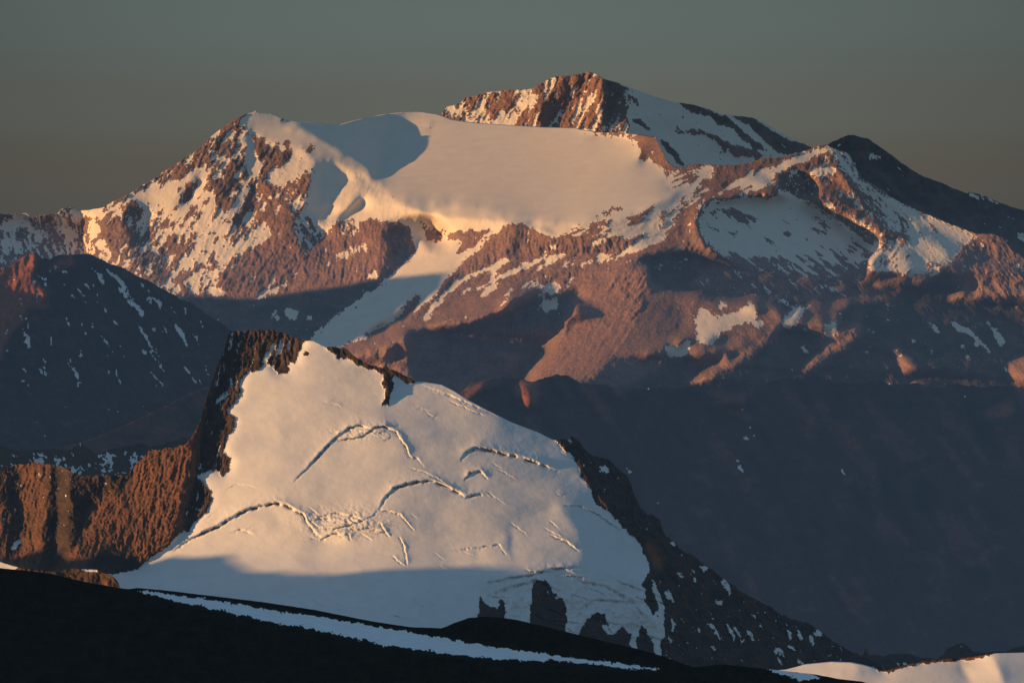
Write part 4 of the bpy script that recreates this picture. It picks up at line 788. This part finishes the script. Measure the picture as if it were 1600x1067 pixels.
shadow_ridge('ridge', _sp, seed=5, half=7, jag=.2)  # unseen ridge, crest traced back from the shadow edge on the near glacier
# ---------------------------------------------------------------- sky, sun, haze, camera
w = bpy.data.worlds.new('World'); scene.world = w; w.use_nodes = True
nt = w.node_tree; N = nt.nodes; N.clear(); lk = nt.links.new
wo = N.new('ShaderNodeOutputWorld'); bg = N.new('ShaderNodeBackground'); lk(bg.outputs[0], wo.inputs[0])
sky = N.new('ShaderNodeTexSky'); sky.sky_type = 'NISHITA'; sky.sun_disc = False
sky.sun_elevation = math.radians(SUN_EL); sky.sun_rotation = math.atan2(L[0], L[1]); sky.altitude = 4500; sky.dust_density = 1.5
tc = N.new('ShaderNodeTexCoord'); sx = N.new('ShaderNodeSeparateXYZ'); lk(tc.outputs['Generated'], sx.inputs[0])
# low band of dull evening haze along the horizon, clear sky above it
rp = N.new('ShaderNodeValToRGB'); rp.color_ramp.interpolation = 'EASE'; e = rp.color_ramp.elements
mr = N.new('ShaderNodeMapRange'); mr.inputs['From Min'].default_value = -.08; mr.inputs['From Max'].default_value = .12; lk(sx.outputs['Z'], mr.inputs['Value'])
SKYB = .1
stops = [(-.08, (.040, .036, .030)), (.0, (.072, .052, .030)), (.018, (.086, .072, .048)), (.034, (.100, .088, .062)), (.048, (.112, .116, .094)), (.066, (.110, .135, .122)), (.12, (.085, .125, .140))]
e[0].position = 0; e[0].color = (*stops[0][1], 1); e[1].position = 1; e[1].color = (*stops[-1][1], 1)
for z, c in stops[1:-1]:
    k = e.new((z+.08)/.2); k.color = (*c, 1)
lk(mr.outputs[0], rp.inputs[0])
sc_ = N.new('ShaderNodeVectorMath'); sc_.operation = 'SCALE'; sc_.inputs['Scale'].default_value = 1/SKYB; lk(rp.outputs[0], sc_.inputs[0])
# slightly darker and browner towards the left and right
xm = N.new('ShaderNodeMath'); xm.operation = 'MULTIPLY'; lk(sx.outputs['X'], xm.inputs[0]); lk(sx.outputs['X'], xm.inputs[1])
xr = N.new('ShaderNodeMapRange'); xr.inputs['From Min'].default_value = 0; xr.inputs['From Max'].default_value = .0115; xr.inputs['To Min'].default_value = 1.04; xr.inputs['To Max'].default_value = .78; lk(xm.outputs[0], xr.inputs['Value'])
sc2 = N.new('ShaderNodeVectorMath'); sc2.operation = 'SCALE'; lk(sc_.outputs[0], sc2.inputs[0]); lk(xr.outputs[0], sc2.inputs['Scale'])
up = N.new('ShaderNodeMapRange'); up.inputs['From Min'].default_value = .075; up.inputs['From Max'].default_value = .2; up.interpolation_type = 'SMOOTHSTEP'; lk(sx.outputs['Z'], up.inputs['Value'])
tn = N.new('ShaderNodeMix'); tn.data_type = 'RGBA'; tn.blend_type = 'MULTIPLY'; tn.inputs['Factor'].default_value = 1; lk(sky.outputs[0], tn.inputs['A']); zr = N.new('ShaderNodeValToRGB'); zr.color_ramp.elements[0].position = .1; zr.color_ramp.elements[0].color = (.70, .69, .55, 1); zr.color_ramp.elements[1].position = .9; zr.color_ramp.elements[1].color = (.97, .96, .84, 1)
lk(sx.outputs['Z'], zr.inputs[0]); z2 = N.new('ShaderNodeVectorMath'); z2.operation = 'SCALE'; z2.inputs['Scale'].default_value = 2.3; lk(zr.outputs[0], z2.inputs[0]); lk(z2.outputs[0], tn.inputs['B'])
mx = N.new('ShaderNodeMix'); mx.data_type = 'RGBA'; lk(up.outputs[0], mx.inputs['Factor']); ns = N.new('ShaderNodeTexNoise'); ns.inputs['Scale'].default_value = 9; ns.inputs['Detail'].default_value = 3
nm = N.new('ShaderNodeMapping'); nm.inputs['Scale'].default_value = (1, 1, 5); lk(tc.outputs['Generated'], nm.inputs[0]); lk(nm.outputs[0], ns.inputs['Vector'])
nr_ = N.new('ShaderNodeMapRange'); nr_.inputs['To Min'].default_value = .93; nr_.inputs['To Max'].default_value = 1.07; lk(ns.outputs['Fac'], nr_.inputs['Value'])
sc3 = N.new('ShaderNodeVectorMath'); sc3.operation = 'SCALE'; lk(sc2.outputs[0], sc3.inputs[0]); lk(nr_.outputs[0], sc3.inputs['Scale'])
lk(sc3.outputs[0], mx.inputs['A']); lk(tn.outputs['Result'], mx.inputs['B'])
lk(mx.outputs['Result'], bg.inputs['Color']); bg.inputs['Strength'].default_value = SKYB

sd = bpy.data.lights.new('sun', 'SUN'); sd.energy = 6.0; sd.angle = math.radians(.5); sd.color = (1., .52, .18)
so = bpy.data.objects.new('sun', sd); col.objects.link(so)
from mathutils import Vector
so.rotation_euler = Vector(L.tolist()).to_track_quat('Z', 'Y').to_euler()

def haze():
    me = bpy.data.meshes.new('haze'); x, y0, y1, z0, z1 = 320, 20, 430, -80, 5
    v = [(-x, y0, z0), (x, y0, z0), (x, y1, z0), (-x, y1, z0), (-x, y0, z1), (x, y0, z1), (x, y1, z1), (-x, y1, z1)]
    me.from_pydata(v, [], [(0, 3, 2, 1), (4, 5, 6, 7), (0, 1, 5, 4), (1, 2, 6, 5), (2, 3, 7, 6), (3, 0, 4, 7)])
    m = bpy.data.materials.new('haze'); m.use_nodes = True; n = m.node_tree.nodes; n.clear()
    o = n.new('ShaderNodeOutputMaterial'); a = n.new('ShaderNodeVolumeAbsorption'); a.inputs['Color'].default_value = (0, 0, 0, 1); a.inputs['Density'].default_value = .00045
    em = n.new('ShaderNodeEmission'); em.inputs['Color'].default_value = (.40, .64, 1., 1); em.inputs['Strength'].default_value = .000172  # blue emission stands in for light scattered by the haze
    ad = n.new('ShaderNodeAddShader'); l = m.node_tree.links.new; l(a.outputs[0], ad.inputs[0]); l(em.outputs[0], ad.inputs[1]); l(ad.outputs[0], o.inputs['Volume'])
    me.materials.append(m); ob = bpy.data.objects.new('haze', me); col.objects.link(ob); ob['kind'] = 'structure'
haze()

cam = bpy.data.cameras.new('camera'); cam.sensor_width = 36; cam.lens = 18/HALF; cam.clip_start = .05; cam.clip_end = 9000
co_ = bpy.data.objects.new('camera', cam); col.objects.link(co_); co_.rotation_euler = (math.pi/2, 0, 0); scene.camera = co_
scene.view_settings.view_transform = 'Standard'; scene.view_settings.look = 'None'; scene.view_settings.exposure = 0
scene.render.engine = 'CYCLES'; scene.cycles.max_bounces = 4; scene.cycles.diffuse_bounces = 2; scene.cycles.glossy_bounces = 1
scene.cycles.transparent_max_bounces = 4; scene.cycles.use_adaptive_sampling = True
scene.cycles.use_denoising = True
print('script', round(time.time()-T0, 1))
